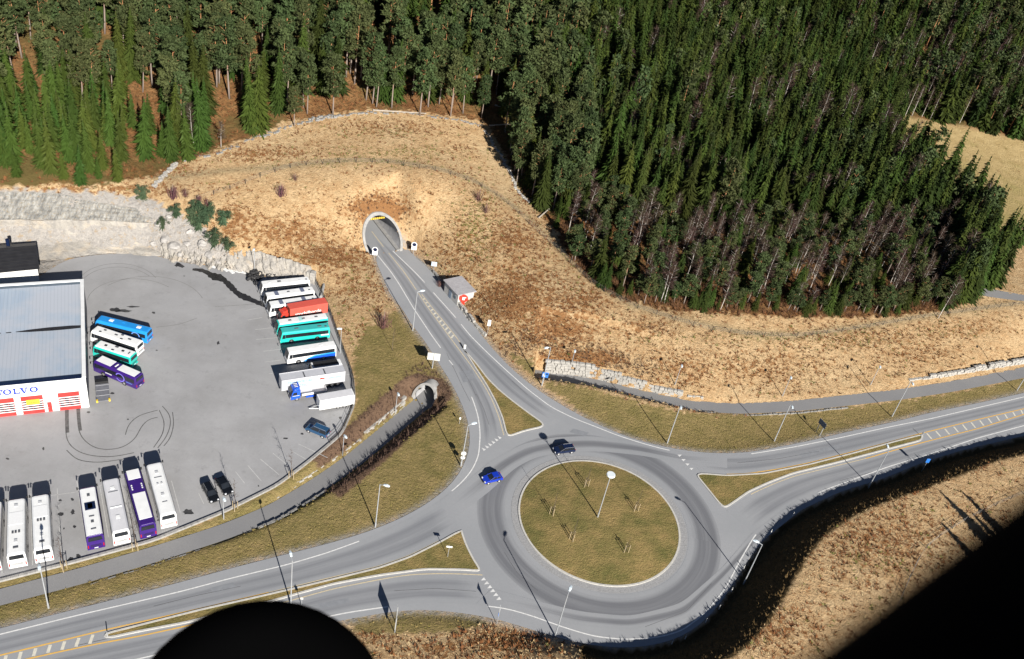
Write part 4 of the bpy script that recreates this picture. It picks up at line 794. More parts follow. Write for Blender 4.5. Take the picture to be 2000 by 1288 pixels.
bus((182,640),(272.7,670),'all white bus with small grey hatches between the blue and green buses',WH,None,group='buses by the workshop',hatches=((.8,.6,.5,.4,D),(.75,-.3,.6,.4,D),(.5,0,.7,.35,D),(.4,-.55,.6,.4,D),(.35,.7,.6,.35,D),(.22,0,.7,.4,D)))
bus((187,669),(260.5,693),'green sided bus with a white roof beside the workshop',TEAL,WH,group='buses by the workshop',hatches=((.72,.0,.55,.5,BLACK),(.5,.65,.6,.4,D),(.48,-.6,.75,.5,D),(.28,.0,.55,.5,BLACK),(.12,0,.25,.7,D)))
def purple_extra(r,L,h,W,H):
    ring_graphic(VIO,.36,1.15)(r,L,h,W,H)
    for s in (1,-1):
        g=G()
        for k in range(6): g.box((h-3.4-k*.28,s*(W+.03),1.35),(.2,.02,.26-.03*(k%2)))
        g.obj('side_lettering',WH,r)
        g=G()
        for k in range(7): g.box((-h+1.1+k*.22,s*(W+.03),1.25),(.14,.02,.14))
        g.obj('side_lettering',PALEB,r)
bus((189,698),(271.6,733.7),'dark purple bus with white roof panels and a violet ring, nearest the flat trailer',PURPLE,PURPLE,group='buses by the workshop',panel=(WH,((.05,.45),(.60,.93))),hatches=((.52,-.3,.3,.35,WH),(.52,.0,.3,.35,WH),(.52,.3,.3,.35,WH)),extra=purple_extra)
# column on the far side of the lot
bus((509,554),(603,544.5),'white coach parked innermost beside the tyre pile',WH,None,3.4,'buses along the lot fence',hatches=((.62,0,.9,.6,D),(.2,.3,.7,.25,GB),(.82,.1,.7,.25,GB),(.07,.3,.4,.4,D)))
bus((517.5,576.6),(611.5,564),'white coach with two dark roof bands, second from the tyre pile',WH,None,3.4,'buses along the lot fence',panel=(M('slate_roof_band',(.13,.15,.22),(.11,.13,.19)),((.72,.80),(.20,.28))),hatches=((.52,0,.7,.4,D),(.1,.4,.4,.4,D)))
bus((524.5,594),(618.5,581),'white coach with two dark roof bands tucked beside the red lorry',WH,None,3.4,'buses along the lot fence',panel=(M('slate_roof_band',(.13,.15,.22),(.11,.13,.19)),((.70,.78),(.24,.32))),hatches=((.1,.4,.4,.4,D),))
bus((539.5,630),(638,616.5),'white roofed bus with turquoise sides next to the red lorry',TEAL,WH,3.3,'buses along the lot fence',hatches=((.73,0,.75,.45,D),(.47,.0,.75,.45,D),(.22,.0,.75,.45,D)),panel=(paint('pale_turquoise_paint',(.45,.68,.66)),((.49,.56),)))
def teal_extra(r,L,h,W,H): 
    for s in (1,-1): G().box((-h+1.3,s*(W+.025),1.45),(1.9,.02,.32)).obj('rear_emblem',M('pink_white_panel',(.75,.55,.53),(.8,.78,.76),2,.5),r)
bus((546.6,646),(641.8,635.3),'bus painted turquoise all over, roof included',TEAL,TEALR,3.3,'buses along the lot fence',hatches=((.66,0,.95,.35,D),(.2,.1,.95,.35,D),(.08,.4,.5,.45,D)),extra=teal_extra)
def coach_extra(r,L,h,W,H):
    for s in (1,-1):
        G().prism([(-h+.2,.4),(1.6,.4),(.6,1.0),(-.8,1.45),(-h+.2,1.62)],'y',s*(W+.0),s*(W+.02)).obj('blue_swoosh',BLUE,r)
        G().prism([(-h+.2,1.58),(-.8,1.42),(.6,.98),(1.6,.42),(2.1,.42),(.9,1.25),(-.6,1.78),(-h+.2,1.9)],'y',s*(W+.0),s*(W+.017)).obj('cyan_swoosh',CYAN,r)
bus((559.7,684.7),(653.8,670.7),'white coach with a blue and cyan swoosh along its side',WH,None,3.5,'buses along the lot fence',extra=coach_extra,hatches=((.3,0,.8,.4,WH),))
bus((604,714),(668,705.5),'low white minibus mostly hidden behind the long grey trailer',WH,None,2.5,'buses along the lot fence',panel=(BLACK,((.12,.9),)),L=7.4)
# row at the foot of the lot
wac=(.36,.66,WH)
bus((31.5,972),(30.4,1081.7),'white bus at the foot of the lot, outer one of the plain white pair',WH,None,3.3,'buses along the foot of the lot',hatches=((.84,0,.55,.5,GB),(.37,-.45,.5,.28,D),(.37,.0,.5,.28,D),(.37,.4,.5,.28,D),(.22,0,.6,.45,GB),(.11,0,.35,.7,D)),panel=(M('white_seam_panel',(.74,.75,.75),(.7,.71,.71)),((.5,.72),)))
bus((77.2,964.3),(82.6,1070.9),'white bus at the foot of the lot, inner one of the plain white pair',WH,None,3.3,'buses along the foot of the lot',hatches=((.82,0,.55,.5,GB),(.5,-.45,.5,.28,D),(.5,.0,.5,.28,D),(.5,.4,.5,.28,D),(.24,0,.6,.45,GB),(.12,0,.35,.7,D)),panel=(M('white_seam_panel',(.74,.75,.75),(.7,.71,.71)),((.55,.76),)))
bus((169.6,949),(184.8,1045.9),'purple ended bus with white roof and a dark square roof window',PURPLE,WH,3.3,'buses along the foot of the lot',hatches=((.79,0,.55,.42,D),(.57,0,1.55,1.55,DBLUE),(.57,0,.0001+1.15,.75,LGREY),(.37,0,.2,.75,D),(.27,0,.5,.42,D),(.13,0,.22,.75,D)))
bus((215.2,932.8),(235.9,1037),'pale grey roofed bus with white rear between two purple buses',WH,LGREY,3.3,'buses along the foot of the lot',hatches=((.78,0,.6,.55,WH),(.71,0,.1,1.4,D),(.43,0,.22,1.7,WH),(.25,0,.7,.55,WH)))
def pb(r,L,h,W,H):
    g=G()
    for k in range(3):
        for s in (1,-1): g.box((h-3.9-k*.45,s*.75,H+.06),(.26,.2,.04))
    g.obj('roof_mark',WH,r)
bus((257.6,916.5),(288,1024),'purple bus with two big white roof panels at the foot of the lot',PURPLE,PURPLE,3.3,'buses along the foot of the lot',panel=(WH,((.10,.55),(.80,.97))),extra=pb)
bus((300,902.4),(328.3,1003.5),'white bus at the end of the foot row next to the two dark cars',WH,None,3.4,'buses along the foot of the lot',hatches=((.78,0,.6,.5,GB),(.68,0,.08,1.2,D),(.36,0,.6,.5,GB),(.56,.3,.5,.3,GB),(.56,-.3,.5,.3,GB),(.22,0,.08,.8,D)))
bus((-15,978),(-21,1090),'white bus cut by the picture edge at the foot of the lot',WH,None,3.3,'buses along the foot of the lot')
LS=.81
def lat(f,r_,h):
    c,z,l=at(f,r_,h*LS); return c,z,l/LS
# lorries
def cab(r,x,mat,W=1.22,H=2.9,spoiler=True):
    g=G(); g.loft([[(x-2.1,y,z) for y,z in ((-W,.75),(-W,H),(W,H),(W,.75))],[(x-.55,y,z) for y,z in ((-W,.5),(-W,H),(W,H),(W,.5))],[(x-.02,y*.96,z) for y,z in ((-W,.45),(-W,1.75),(W,1.75),(W,.45))]]); c=g.obj('cab',mat,r,.08,seg=2)
    V=[(x-.0,-W*.86,1.75),(x-.0,W*.86,1.75),(x-.5,W*.84,H-.12),(x-.5,-W*.84,H-.12)]; G().add([(a+.03,b,z+.03) for a,b,z in V],[(0,1,2,3)]).obj('windscreen',GLASS,c)
    for s in (1,-1): G().prism([(x-1.35,1.7),(x-.28,1.7),(x-.62,2.5),(x-1.35,2.5)],'y',s*(W-.02),s*(W+.012)).obj('side_window',GLASS,c)
    if spoiler: G().loft([[(x-2.0,y,z) for y,z in ((-1.,H-.02),(-.9,H+.75),(.9,H+.75),(1.,H-.02))],[(x-.75,y,z) for y,z in ((-.95,H-.02),(-.7,H+.12),(.7,H+.12),(.95,H-.02))]]).obj('roof_spoiler',mat,c,.05)
    for s in (1,-1):
        G().box((x+.02,s*.85,.8),(.06,.4,.22)).obj('headlight',HEAD,c); g=G(); g.tube((x-.3,s*W,2.3),(x-.05,s*(W+.25),2.3),.03,n=5); g.box((x-.03,s*(W+.25),2.1),(.12,.18,.6)); g.obj('mirror',BLACK,c)
    G().box((x+.0,0,1.25),(.05,1.5,.45)).obj('grille',BLACK,c); return c
a0=lat((563.4,599.6),(637.3,587),4.0); Lb=a0[2]; 
r=thing('lorry','red box lorry with white lettering parked between white and turquoise buses','lorry',(a0[0][0],a0[0][1],.05),a0[1],'lorries along the lot fence'); r.scale=(LS,LS,LS)
G().box((0,0,2.55),(Lb,2.5,2.9)).obj('cargo_box',LRED,r,.05); G().box((.3,0,.85),(Lb+2,1.,.3)).obj('chassis',BLACK,r); cab(r,Lb/2+2.45,RED); wheels(r,(Lb/2+1.1,-Lb/2+2.6,-Lb/2+1.3),1.2,.5,.3)
for s in (1,-1): ftext('storbilborde',1.3,WH,'box_lettering',r,(0.2,s*1.262,2.2),0 if s<0 else math.pi)
for s in (.55,-.1): G().box((Lb/2+1.2,s,3.1),(.5,.22,.12)).obj('cab_marking',WH,r)
a0=lat((547.6,738),(672,719.7),4.05); Lb=a0[2]
r=thing('semi_trailer','long pale grey box trailer with blue lettering and a red and white emblem','trailer',(a0[0][0],a0[0][1],.05),a0[1],'lorries along the lot fence'); r.scale=(LS,LS,LS)
G().box((0,0,2.6),(Lb,2.5,2.9)).obj('cargo_box',GREY,r,.04); G().box((0,0,.95),(Lb-1,1.1,.35)).obj('chassis',BLACK,r); wheels(r,(-Lb/2+1.6,-Lb/2+2.9,-Lb/2+4.2),1.24,.5,.35)
for f in (.36,.68): G().box((Lb/2-f*Lb,0.25,4.07),(.28,1.9,.05)).obj('roof_seam',D,r)
g=G(); 
for s in (1,-1): g.box((0,s*1.23,4.06),(Lb,.1,.1)); 
g.obj('roof_rail',LGREY,r)
LB=paint('letter_blue_paint',(.13,.36,.72),.5)
for s in (1,-1):
    k=0 if s<0 else math.pi
    ftext('TRANSPORT AS',.75,LB,'side_lettering',r,(s*-1*-1*0+Lb*.22*(1),s*1.258,3.1),k+0,shear=.0); ftext('LOGISTIKK',.7,LB,'side_lettering',r,(Lb*.24,s*1.258,2.1),k)
    ftext('norsk transport',.5,LB,'side_lettering',r,(-Lb*.34,s*1.258,2.9),k,shear=.3)
    G().tube((-Lb*.13,s*1.25,2.7),(-Lb*.13,s*1.262,2.7),.95,.95,20).obj('emblem',WH,r); G().prism([(-Lb*.13-.6,2.7),(-Lb*.13-.1,2.9),(-Lb*.13+.4,2.75),(-Lb*.13+.6,3.2),(-Lb*.13+.1,3.35),(-Lb*.13-.5,3.15)],'y',s*1.25,s*1.27).obj('emblem_mark',RED,r)
G().tube((Lb/2-1.6,.8,0),(Lb/2-1.6,.8,1.1),.08,.08,8).obj('landing_leg',METAL,r); G().tube((Lb/2-1.6,-.8,0),(Lb/2-1.6,-.8,1.1),.08,.08,8).obj('landing_leg',METAL,r)
a0=lat((566,764),(636,753),2.2); Lc=max(8.0,a0[2])
r=thing('tractor_lorry','bright blue lorry with an open pale flatbed, cab facing the lot','lorry',(a0[0][0],a0[0][1],.05),a0[1],'lorries along the lot fence'); r.scale=(LS,LS,LS)
cab(r,Lc/2,BLUE,1.25,2.9); G().box((-.9,0,.85),(Lc-1.8,1.,.3)).obj('chassis',BLACK,r); g=G(); bl=Lc-2.4; bx_=-Lc/2+bl/2
G().box((bx_,0,1.2),(bl,2.4,.12)).obj('flatbed',LGREY,r); 
for s in (1,-1): G().box((bx_,s*1.2,1.5),(bl,.12,.6)).obj('side_board',LGREY,r,.02); G().box((bx_+.3,s*1.15,.72),(bl-2.5,.08,.45)).obj('side_skirt',BLUE,r)
G().box((-Lc/2+.05,0,1.5),(.12,2.4,.6)).obj('tail_board',LGREY,r); wheels(r,(Lc/2-1.35,-Lc/2+2.3),1.24,.5,.32)
for s in (.5,.0,-.5): G().box((Lc/2-1.3,s,3.55),(.75,.14,.05)).obj('roof_lettering',WH,r)
for s in (1,-1): G().box((Lc/2-1.1,s*1.262,1.55),(1.5,.02,.1)).obj('side_stripe',WH,r)
a0=lat((621.6,778),(690,766.3),3.2); Lb=a0[2]
r=thing('box_trailer','short white box trailer with small dark fittings parked behind the blue lorry','trailer',(a0[0][0],a0[0][1],.05),a0[1],'lorries along the lot fence'); r.scale=(LS,LS,LS)
G().box((0,0,1.95),(Lb,2.45,2.6)).obj('cargo_box',WH,r,.05); wheels(r,(-.3,-1.7),1.2,.45,.3); g=G(); g.tube((Lb/2,.5,.6),(Lb/2+1.9,0,.6),.07,n=6); g.tube((Lb/2,-.5,.6),(Lb/2+1.9,0,.6),.07,n=6); g.obj('drawbar',METAL,r); G().box((0,0,.6),(Lb-.3,1.,.2)).obj('chassis',BLACK,r); G().box((0,0,3.27),(Lb-.5,2.1,.04)).obj('roof_sheet',LGREY,r)
for x in (-.4,-.12,.08,.38):
    for z in (1.5,2.6):
        for s in (1,-1): G().box((x*Lb,s*1.235,z),(.38,.03,.16)).obj('vent',D,r)
# low flat trailer near the workshop corner
r0=ground(201,770); d=(P(202,756,.6)-P(205,788,.6))[:2]; r=thing('flat_trailer','low grey plank trailer with two yellow ends near the workshop corner','trailer',(r0[0],r0[1],.05),math.atan2(d[1],d[0])); Lf=5.4
bd=G().box((0,0,.72),(Lf,2.1,.16)).obj('bed',M('grey_plank',(.17,.175,.20),(.13,.135,.15),2,.8),r,.01); g=G()
for k in range(1,4): g.box((-Lf/2+k*Lf/4,0,.81),(.05,2.08,.02))
g.obj('plank_joint',LGREY,bd); G().box((Lf/2-.55,0,1.0),(.9,2.08,.5)).obj('head_board',BLACK,r,.02); wheels(r,(-.6,.5),1.0,.33,.24)
for s in (1,-1): G().box((-Lf/2+.1,s*.95,.75),(.5,.3,.4)).obj('ramp_end',YEL,r,.03)
# cars
def car(front,rear,label,mat,kindof='hatch',L=4.1,zg=.06):
    (c,rz,_)=at(front,rear,0.7); W=.88; h=L/2; r=thing('car',label,'car',(c[0],c[1],zg),rz); r.scale=(.87,.87,.87)
    est=kindof in('estate','van'); top=1.45 if kindof!='van' else 1.9
    prof=[(-h,.42),(-h-.02,.75),(-h+.08,.98),(-h+.5,1.0),(h-1.25,.98),(h-.35,.82),(h-.02,.66),(h,.40)]
    if kindof=='van': prof=[(-h,.42),(-h,1.05),(-h+.05,1.1),(h-1.0,1.1),(h-.25,.95),(h,.7),(h,.4)]
    n=len(prof); rings=[]
    for y,k in ((-W,.0),(-W*.985,1),(W*.985,1),(W,0)): pass
    A=[(x*.985,-W,z-(0.03 if z>.6 else -.02)) for x,z in prof]; B=[(x,-W*.93,z) for x,z in prof]; C2=[(x,W*.93,z) for x,z in prof]; D2=[(x*.985,W,z-(0.03 if z>.6 else -.02)) for x,z in prof]
    G().loft([A,B,C2,D2]).obj('body',mat,r,.03,seg=2,smooth=False)
    zb=.97 if kindof!='van' else 1.08; rb,rt,ft,fb=(-h+.12,-h+.38,h-2.0,h-1.15) if est else (-h+.25,-h+.75,h-2.0,h-1.1)
    if kindof=='van': rb,rt,ft,fb=-h+.05,-h+.15,h-1.75,h-.95
    base=[(rb,-W*.93,zb),(fb,-W*.93,zb),(fb,W*.93,zb),(rb,W*.93,zb)]; tp=[(rt,-W*.74,top),(ft,-W*.74,top),(ft,W*.74,top),(rt,W*.74,top)]
    gh=G().loft([base,tp]).obj('glasshouse',GLASS,r,.02)
    G().prism([(rt-.03,-W*.76),(ft+.08,-W*.76),(ft+.08,W*.76),(rt-.03,W*.76)],'z',top-.02,top+.045).obj('roof',mat,r,.03)
    for s in (1,-1):
        g=G()
        for xa,xb in ((rb,rt),(fb,ft),((rb+fb)/2-.15,(rt+ft)/2-.1)): g.tube((xa,s*W*.935,zb),(xb,s*W*.75,top),.045,n=5)
        g.obj('window_pillar',mat,gh)
        G().box((h-.12,s*.62,.68),(.24,.34,.16)).obj('headlight',HEAD,r,.03); G().box((-h+.02,s*.68,.86),(.1,.24,.2)).obj('tail_light',TAIL,r,.02); G().box((fb-.25,s*(W+.08),1.02),(.12,.18,.13)).obj('mirror',mat,r,.03)
        if est:
            g=G(); g.tube((rt+.1,s*W*.68,top+.08),(ft-.1,s*W*.68,top+.08),.025,n=5); g.obj('roof_rail',METAL,r)
        for x in (h-.82,-h+.8): G().tube((x,s*(W-.3),.34),(x,s*(W+.004),.34),.38,.38,14).obj('wheel_arch',BLACK,r)
    G().box((h-.02,0,.45),(.06,1.1,.16)).obj('grille',BLACK,r); G().box((-h,0,.62),(.05,.5,.12)).obj('number_plate',HEAD,r)
    wheels(r,(h-.82,-h+.8),W+.015,.32,.2,SILV); return r
car((1081,880),(1122,875),'dark navy estate car driving round the roundabout',DBLUE,'estate',4.5,.075)
car((946,937),(977,930),'bright blue hatchback leaving the roundabout',CARBLUE,'hatch',3.9,.07)
car((421,980),(401,943),'black estate car parked beside the white bus',NBLACK,'estate',4.6)
car((449,965),(427,932),'black hatchback parked nearest the empty bays',NBLACK,'hatch',4.2)
car((600,832),(641,849),'steel blue van parked alone near the fence corner',MBLUE,'van',4.7)
# tyre pile, boards and scraps beside the rock wall
tr=bpy.data.meshes.new('t'); R0,R1=.5,.2; V=[];F=[]
for i in range(20):
    for j in range(8):
        a,b=i*2*math.pi/20,j*2*math.pi/8; V.append(((R0-R1*.6+R1*.75*math.cos(b))*math.cos(a),(R0-R1*.6+R1*.75*math.cos(b))*math.sin(a),R1*math.sin(b)+R1))
F=[(i*8+j,i*8+(j+1)%8,((i+1)%20)*8+(j+1)%8,((i+1)%20)*8+j) for i in range(20) for j in range(8)]
tm=G().add(V,F).mesh('tyre',RUBBER,smooth=True)
tp=[(490,533,0),(496,531,0),(502,533,0),(508,536,0),(512,541,0),(487,540,0),(494,540,0),(501,541,0),(507,545,0),(488,549,0),(495,549,0),(502,549,0),(498,535,.42),(503,539,.42),(494,537,.42),(499,545,.42),(489,545,.42),(500,556,0),(486,534,.0),(530,538,0),(536,537,.0),(524,540,0)]
for i,(x,y,z) in enumerate(tp):
    q=P(x,y,.05); o=link('tyre',tm); o.location=(q[0],q[1],.06+z); o.rotation_euler=(random.uniform(-.25,.25)+(1.2 if i in (3,9,11,17) else 0),random.uniform(-.2,.2),random.random()*6)
    if i in (3,9,11,17): o.location.z+=.35
    k=random.uniform(.85,1.25); o.scale=(k,k,k); tag(o,'scrap black tyre in the heap between the rock wall and the innermost coach','tyre','scrap tyres heaped by the rock wall')
for i,(x,y,a) in enumerate(((415,521,.3),(428,522,.2),(440,527,.6),(452,531,.7),(462,530,.2),(476,533,.1))):
    q=P(x,y,.06); o=G().box((0,0,.06),(1.6,.7,.08)).obj('board',WHITE,bevel=.01); o.location=(q[0],q[1],.07); o.rotation_euler=(0,0,-a); tag(o,'pale board lying at the foot of the rock wall by the wet trickle','board','pale boards by the wet trickle')
q=P(352,519,.1); o=G().loft([[(-.9,-.35,0),(-.9,.35,0),(-.8,.1,.35)],[(0,-.5,0),(0,.5,0),(0,0,.55)],[(.9,-.4,0),(.9,.3,0),(.8,0,.3)]]).obj('tarpaulin_heap',BLACK); o.location=q; o.rotation_euler=(0,0,-.3); tag(o,'black crumpled tarpaulin heap at the edge of the lot','tarpaulin')
q=P(606,551,0); 
for k,(x,y,hh) in enumerate(((599,545,1.9),(606,548,2.1))):
    q=P(x+5,y,0); o=G().box((0,0,hh/2),(1.1,1.4,hh),0,.93).obj('stone_pillar',STONE[0],bevel=.08); o.location=(q[0],q[1],.03); tag(o,('pale stone block at the end of the rock wall','pale stone block against the lot fence behind the white coaches')[k],'stone block')
q=P(627,582,0); o=G().tube((0,0,.3),(0,4.6,.3),.3,.3,12).obj('concrete_pipe',CONC); o.location=(q[0],q[1],0); o.rotation_euler=(0,0,.15); tag(o,'grey concrete pipe lying along the fence behind the white coaches','pipe')
# ------------------------------------------------------------------ lamps and signs
HEADM=M('lamp_head_shell',(.62,.70,.74),(.52,.60,.65),3,.35); POLE=M('lamp_pole',(.52,.54,.55),(.42,.44,.46),1.5,.45,0,.4)
def zat(q): return Hz(q[0],q[1]) if math.hypot(q[0]-ISLC[0],q[1]-ISLC[1])>ISLR else island_z(q[0],q[1])
def lamp(base,label,to=None,h=9.4,arm=.9,disc=False,group='street lamps of the roundabout and its roads'):
    q=ground(*base) if math.hypot(*(P(*base)[:2]-ISLC))>ISLR else P(*base,.6); z=zat(q); 
    rz=0
    if to is not None: d=P(*to)[:2]-q[:2]; rz=math.atan2(d[1],d[0])
    r=thing('street_lamp',label,'street lamp',(q[0],q[1],z),rz,group); k=1 if h>6 else .75
    G().tube((0,0,-.3),(0,0,h),.10*k,.065*k,10).obj('pole',POLE,r); G().tube((0,0,0),(0,0,.9),.13*k,.13*k,10).obj('base_sleeve',METAL,r)
    if disc: 
        G().tube((0,0,h-.15),(0,0,h+.12),0.72,.68,28).obj('lamp_head',M('white_lamp_disc',(.72,.78,.80),(.64,.70,.73),2,.4),r,.04); g=G(); [g.tube((.5*math.cos(a),.5*math.sin(a),h-.15),(0,0,h-1.),.03,n=5) for a in (0,2.1,4.2)]; g.obj('bracket',POLE,r)
    else:
        G().tube((0,0,h-.05),(arm,0,h+.18),.045,.04,8).obj('arm',POLE,r)
        G().loft([[(arm-.35,y,h+z) for y,z in ((-.14,.1),(-.12,.26),(.12,.26),(.14,.1))],[(arm+.15,y,h+z) for y,z in ((-.24,.1),(-.18,.36),(.18,.36),(.24,.1))],[(arm+.62,y,h+z) for y,z in ((-.17,.14),(-.12,.28),(.12,.28),(.17,.14))]]).obj('lamp_head',HEADM,r,.03)
    return r
RC=(1168,1025)
lamp((95,1188),'grey street lamp on the verge below the plain white buses',(100,1230))
lamp((733,1030),'grey street lamp on the wide lawn between foot path and roundabout',(800,1050))
lamp((1303,866),'grey street lamp on the lawn opposite the top of the roundabout island',(1300,930))
lamp((1084,1243),'grey street lamp at the lower edge of the roundabout, on the shaded bank',RC)
lamp((1452,1141),'grey street lamp standing in the dark shade of the bank by the outer curve',RC)
lamp((1512,862),'grey street lamp on the east verge, nearest the blue road sign',(1530,930))
lamp((1742,814),'grey street lamp on the east verge beside the far end of the grass splitter',(1760,860))
lamp((1986,763),'grey street lamp on the east verge at the picture edge',(2000,800))
lamp((1696,953),'grey street lamp at the foot of the shaded bank along the east road',(1680,900))
lamp((806,646),'grey street lamp beside the tunnel road, above the lawn',(860,640))
lamp((900,911),'grey street lamp with two small signs at the tunnel road entry',(950,900))
lamp((1058,754),'grey street lamp carrying a blue sign by the sunken path',(1010,770))
lamp((568,1181),'grey street lamp on the long splitter island by the black wheel',(560,1150),9.4)
lamp((1167,1011),'tall mast with a white disc lamp in the middle of the roundabout lawn',None,9.8,0,True)
pg='low lamps along the foot path'
lamp((669,890),'short path lamp beside the pale rubble edging near the lot corner',(690,905),4.6,.35,group=pg)
lamp((772,806),'short path lamp between rubble edging and the underpass arch',(790,820),4.6,.35,group=pg)
lamp((437,1014),'short path lamp on the grass strip behind the two black cars',(450,1040),4.6,.35,group=pg)
lamp((1112,728),'short path lamp behind the tall pale stone wall',(1112,745),5.2,.3,group=pg)
lamp((1318,752),'short path lamp on the straw slope above the end of the stone wall',(1318,800),5.,.3,group=pg)
lamp((1528,774),'short path lamp on the straw slope above the east foot path',(1528,800),5.,.3,group=pg)
lamp((1700,752),'short path lamp on the straw slope just before the low stone wall',(1700,790),5.,.3,group=pg)
lamp((497,529),'white lamp mast behind the tyre heap by the rock wall',(480,560),5.2,.2,group=pg)
lamp((664,690),'slim white lamp mast on the fence line beside the turquoise buses',(640,690),5.6,.25,group=pg)
def sign(base,label,panels,h=2.6,face=-1.57,posts=(0,),pr=.045,name='road_sign',z=None):
    q=ground(*base) if math.hypot(*(P(*base)[:2]-ISLC))>ISLR else P(*base,.4); r=thing(name,label,'sign',(q[0],q[1],max(q[2],0.02) if z is None else z),face)
    for y in posts: G().tube((0,y,-.3),(0,y,h),pr,pr,8).obj('post',METAL,r)
    for i,(kd,y,zc,w_,hh,mt) in enumerate(panels):
        off=.06+.012*i
        if kd=='rect': p_=G().box((off,y,zc),(.04,w_,hh)).obj('panel',mt,r,.015)
        elif kd=='disc': p_=G().tube((off-.02,y,zc),(off+.02,y,zc),w_/2,w_/2,22).obj('panel',mt,r)
        elif kd=='tri': p_=G().prism([(y-w_/2,zc+hh/2),(y+w_/2,zc+hh/2),(y,zc-hh/2)],'x',off-.02,off+.02).obj('panel',mt,r)
    return r
tow=lambda b,t:(lambda d:math.atan2(d[1],d[0]))(P(*t)[:2]-P(*b)[:2])
BACKP=M('sign_back',(.60,.60,.55),(.52,.52,.48),2,.5); SBLUE=paint('sign_blue_paint',(.03,.17,.55),.35); SWH=paint('sign_white_paint',(.78,.78,.75),.4)
cz=tow((1000,900),(1000,1500))
sign((731,508),'round speed sign over a white plate left of the tunnel mouth',(('rect',0,1.75,1.15,.95,SWH),('disc',0,2.7,1.3,0,SWH),('disc',0,2.7,.9,0,DBLUE)),3.,cz,name='speed_sign')
sign((807,498),'round speed sign over a white plate right of the tunnel mouth',(('rect',0,1.75,1.15,.95,SWH),('disc',0,2.7,1.3,0,SWH),('disc',0,2.7,.9,0,DBLUE)),3.,cz,name='speed_sign')
sign((846,531),'pale blue backed sign between the tunnel mouth and the hut',(('rect',0,2.0,1.2,1.1,M('pale_blue_back',(.50,.60,.68),(.44,.54,.62),2,.5)),),2.6,cz)
sign((952,651),'white upright marker sign at the end of the rubble wall',(('rect',0,2.6,.65,1.5,SWH),),3.3,cz)
sign((844,720),'big pair of pale sign backs on a post beside the tunnel road',(('rect',-.62,2.9,1.15,1.7,BACKP),('rect',.62,2.9,1.15,1.7,BACKP)),3.8,cz,name='direction_sign',pr=.12)
sign((907,684),'small white keep-right bollard on the tip of the north splitter',(('rect',0,.75,.4,1.,SWH),),1.2,cz,name='bollard_sign',z=.1)
sign((897,828),'small white marker on the lawn near the tunnel road lamp',(('rect',0,1.3,.3,.5,SWH),),1.6,cz)
sign((1061,748),'blue square sign with dark figures at the lamp by the sunken path',(('rect',0,2.0,1.3,1.25,SBLUE),('disc',-.28,2.1,.4,0,SWH),('disc',.32,2.25,.4,0,DBLUE),('rect',-.2,1.75,.5,.25,SWH)),2.7,cz)
sign((902,905),'two small white discs fixed low on the lamp at the tunnel road entry',(('disc',0,2.3,.9,0,SWH),('disc',0,1.35,.75,0,SWH)),2.7,cz)
sign((1597,848),'slanting blue-grey direction board on the east verge',(('rect',0,2.7,2.0,1.2,M('sign_back_blue',(.09,.14,.22),(.07,.11,.18),2,.5)),),3.3,tow((1597,848),(1300,900)),posts=(-.6,.6),name='direction_sign',pr=.07)
sign((874,1089),'small white sign on a post on the west grass splitter',(('rect',0,2.35,.9,.35,SWH),),2.5,cz,z=.13)
sign((772,1226),'large direction board seen edge-on at the lower grass verge',(('rect',0,2.3,2.6,2.2,BACKP),),3.4,tow((772,1226),(600,1210)),posts=(-.9,.9),name='direction_sign',pr=.07)
sign((970,1219),'thin yield sign seen edge-on near the lower give-way teeth',(('tri',0,3.1,1.1,1.,SWH),('disc',0,2.2,.7,0,SBLUE)),3.5,tow((970,1219),(900,1205)),name='yield_sign')
sign((1800,921),'slim sign standing in the bank shade by the east road',(('rect',0,2.6,.7,1.,SBLUE),),3.1,cz)
sign((211,1247),'small bollard sign on the tip of the long west splitter',(('rect',0,.9,.35,.8,BACKP),),1.3,tow((211,1247),(100,1280)),name='bollard_sign',z=.1)
sign((1799,853),'small bollard sign on the tip of the long east splitter',(('rect',0,.8,.35,.7,BACKP),),1.1,tow((1799,853),(1900,830)),name='bollard_sign',z=.1)
sign((589,1184),'pale little plate on a post, standing for a lamp top beside the black wheel, on the west splitter',(('rect',0,1.6,.4,.4,BACKP),),1.9,cz,z=.13)  # plate on a post stands in for a small lamp top
for x,y in ((1452,1112),(1428,1156),(1404,1190),(1378,1216),(1338,1248),(1312,1258),(1505,1042),(1548,1008),(1698,948)):
    q=P(x,y,0); r=thing('marker_post','black and white reflector post on the outer road edge below the bank','marker post',(q[0],q[1],-.05),0,'reflector posts along the outer curve'); G().box((0,0,.5),(.12,.12,1.),0,.8).obj('post',SWH,r,.02); G().box((0,0,.88),(.105,.105,.14)).obj('reflector',BLACK,r)
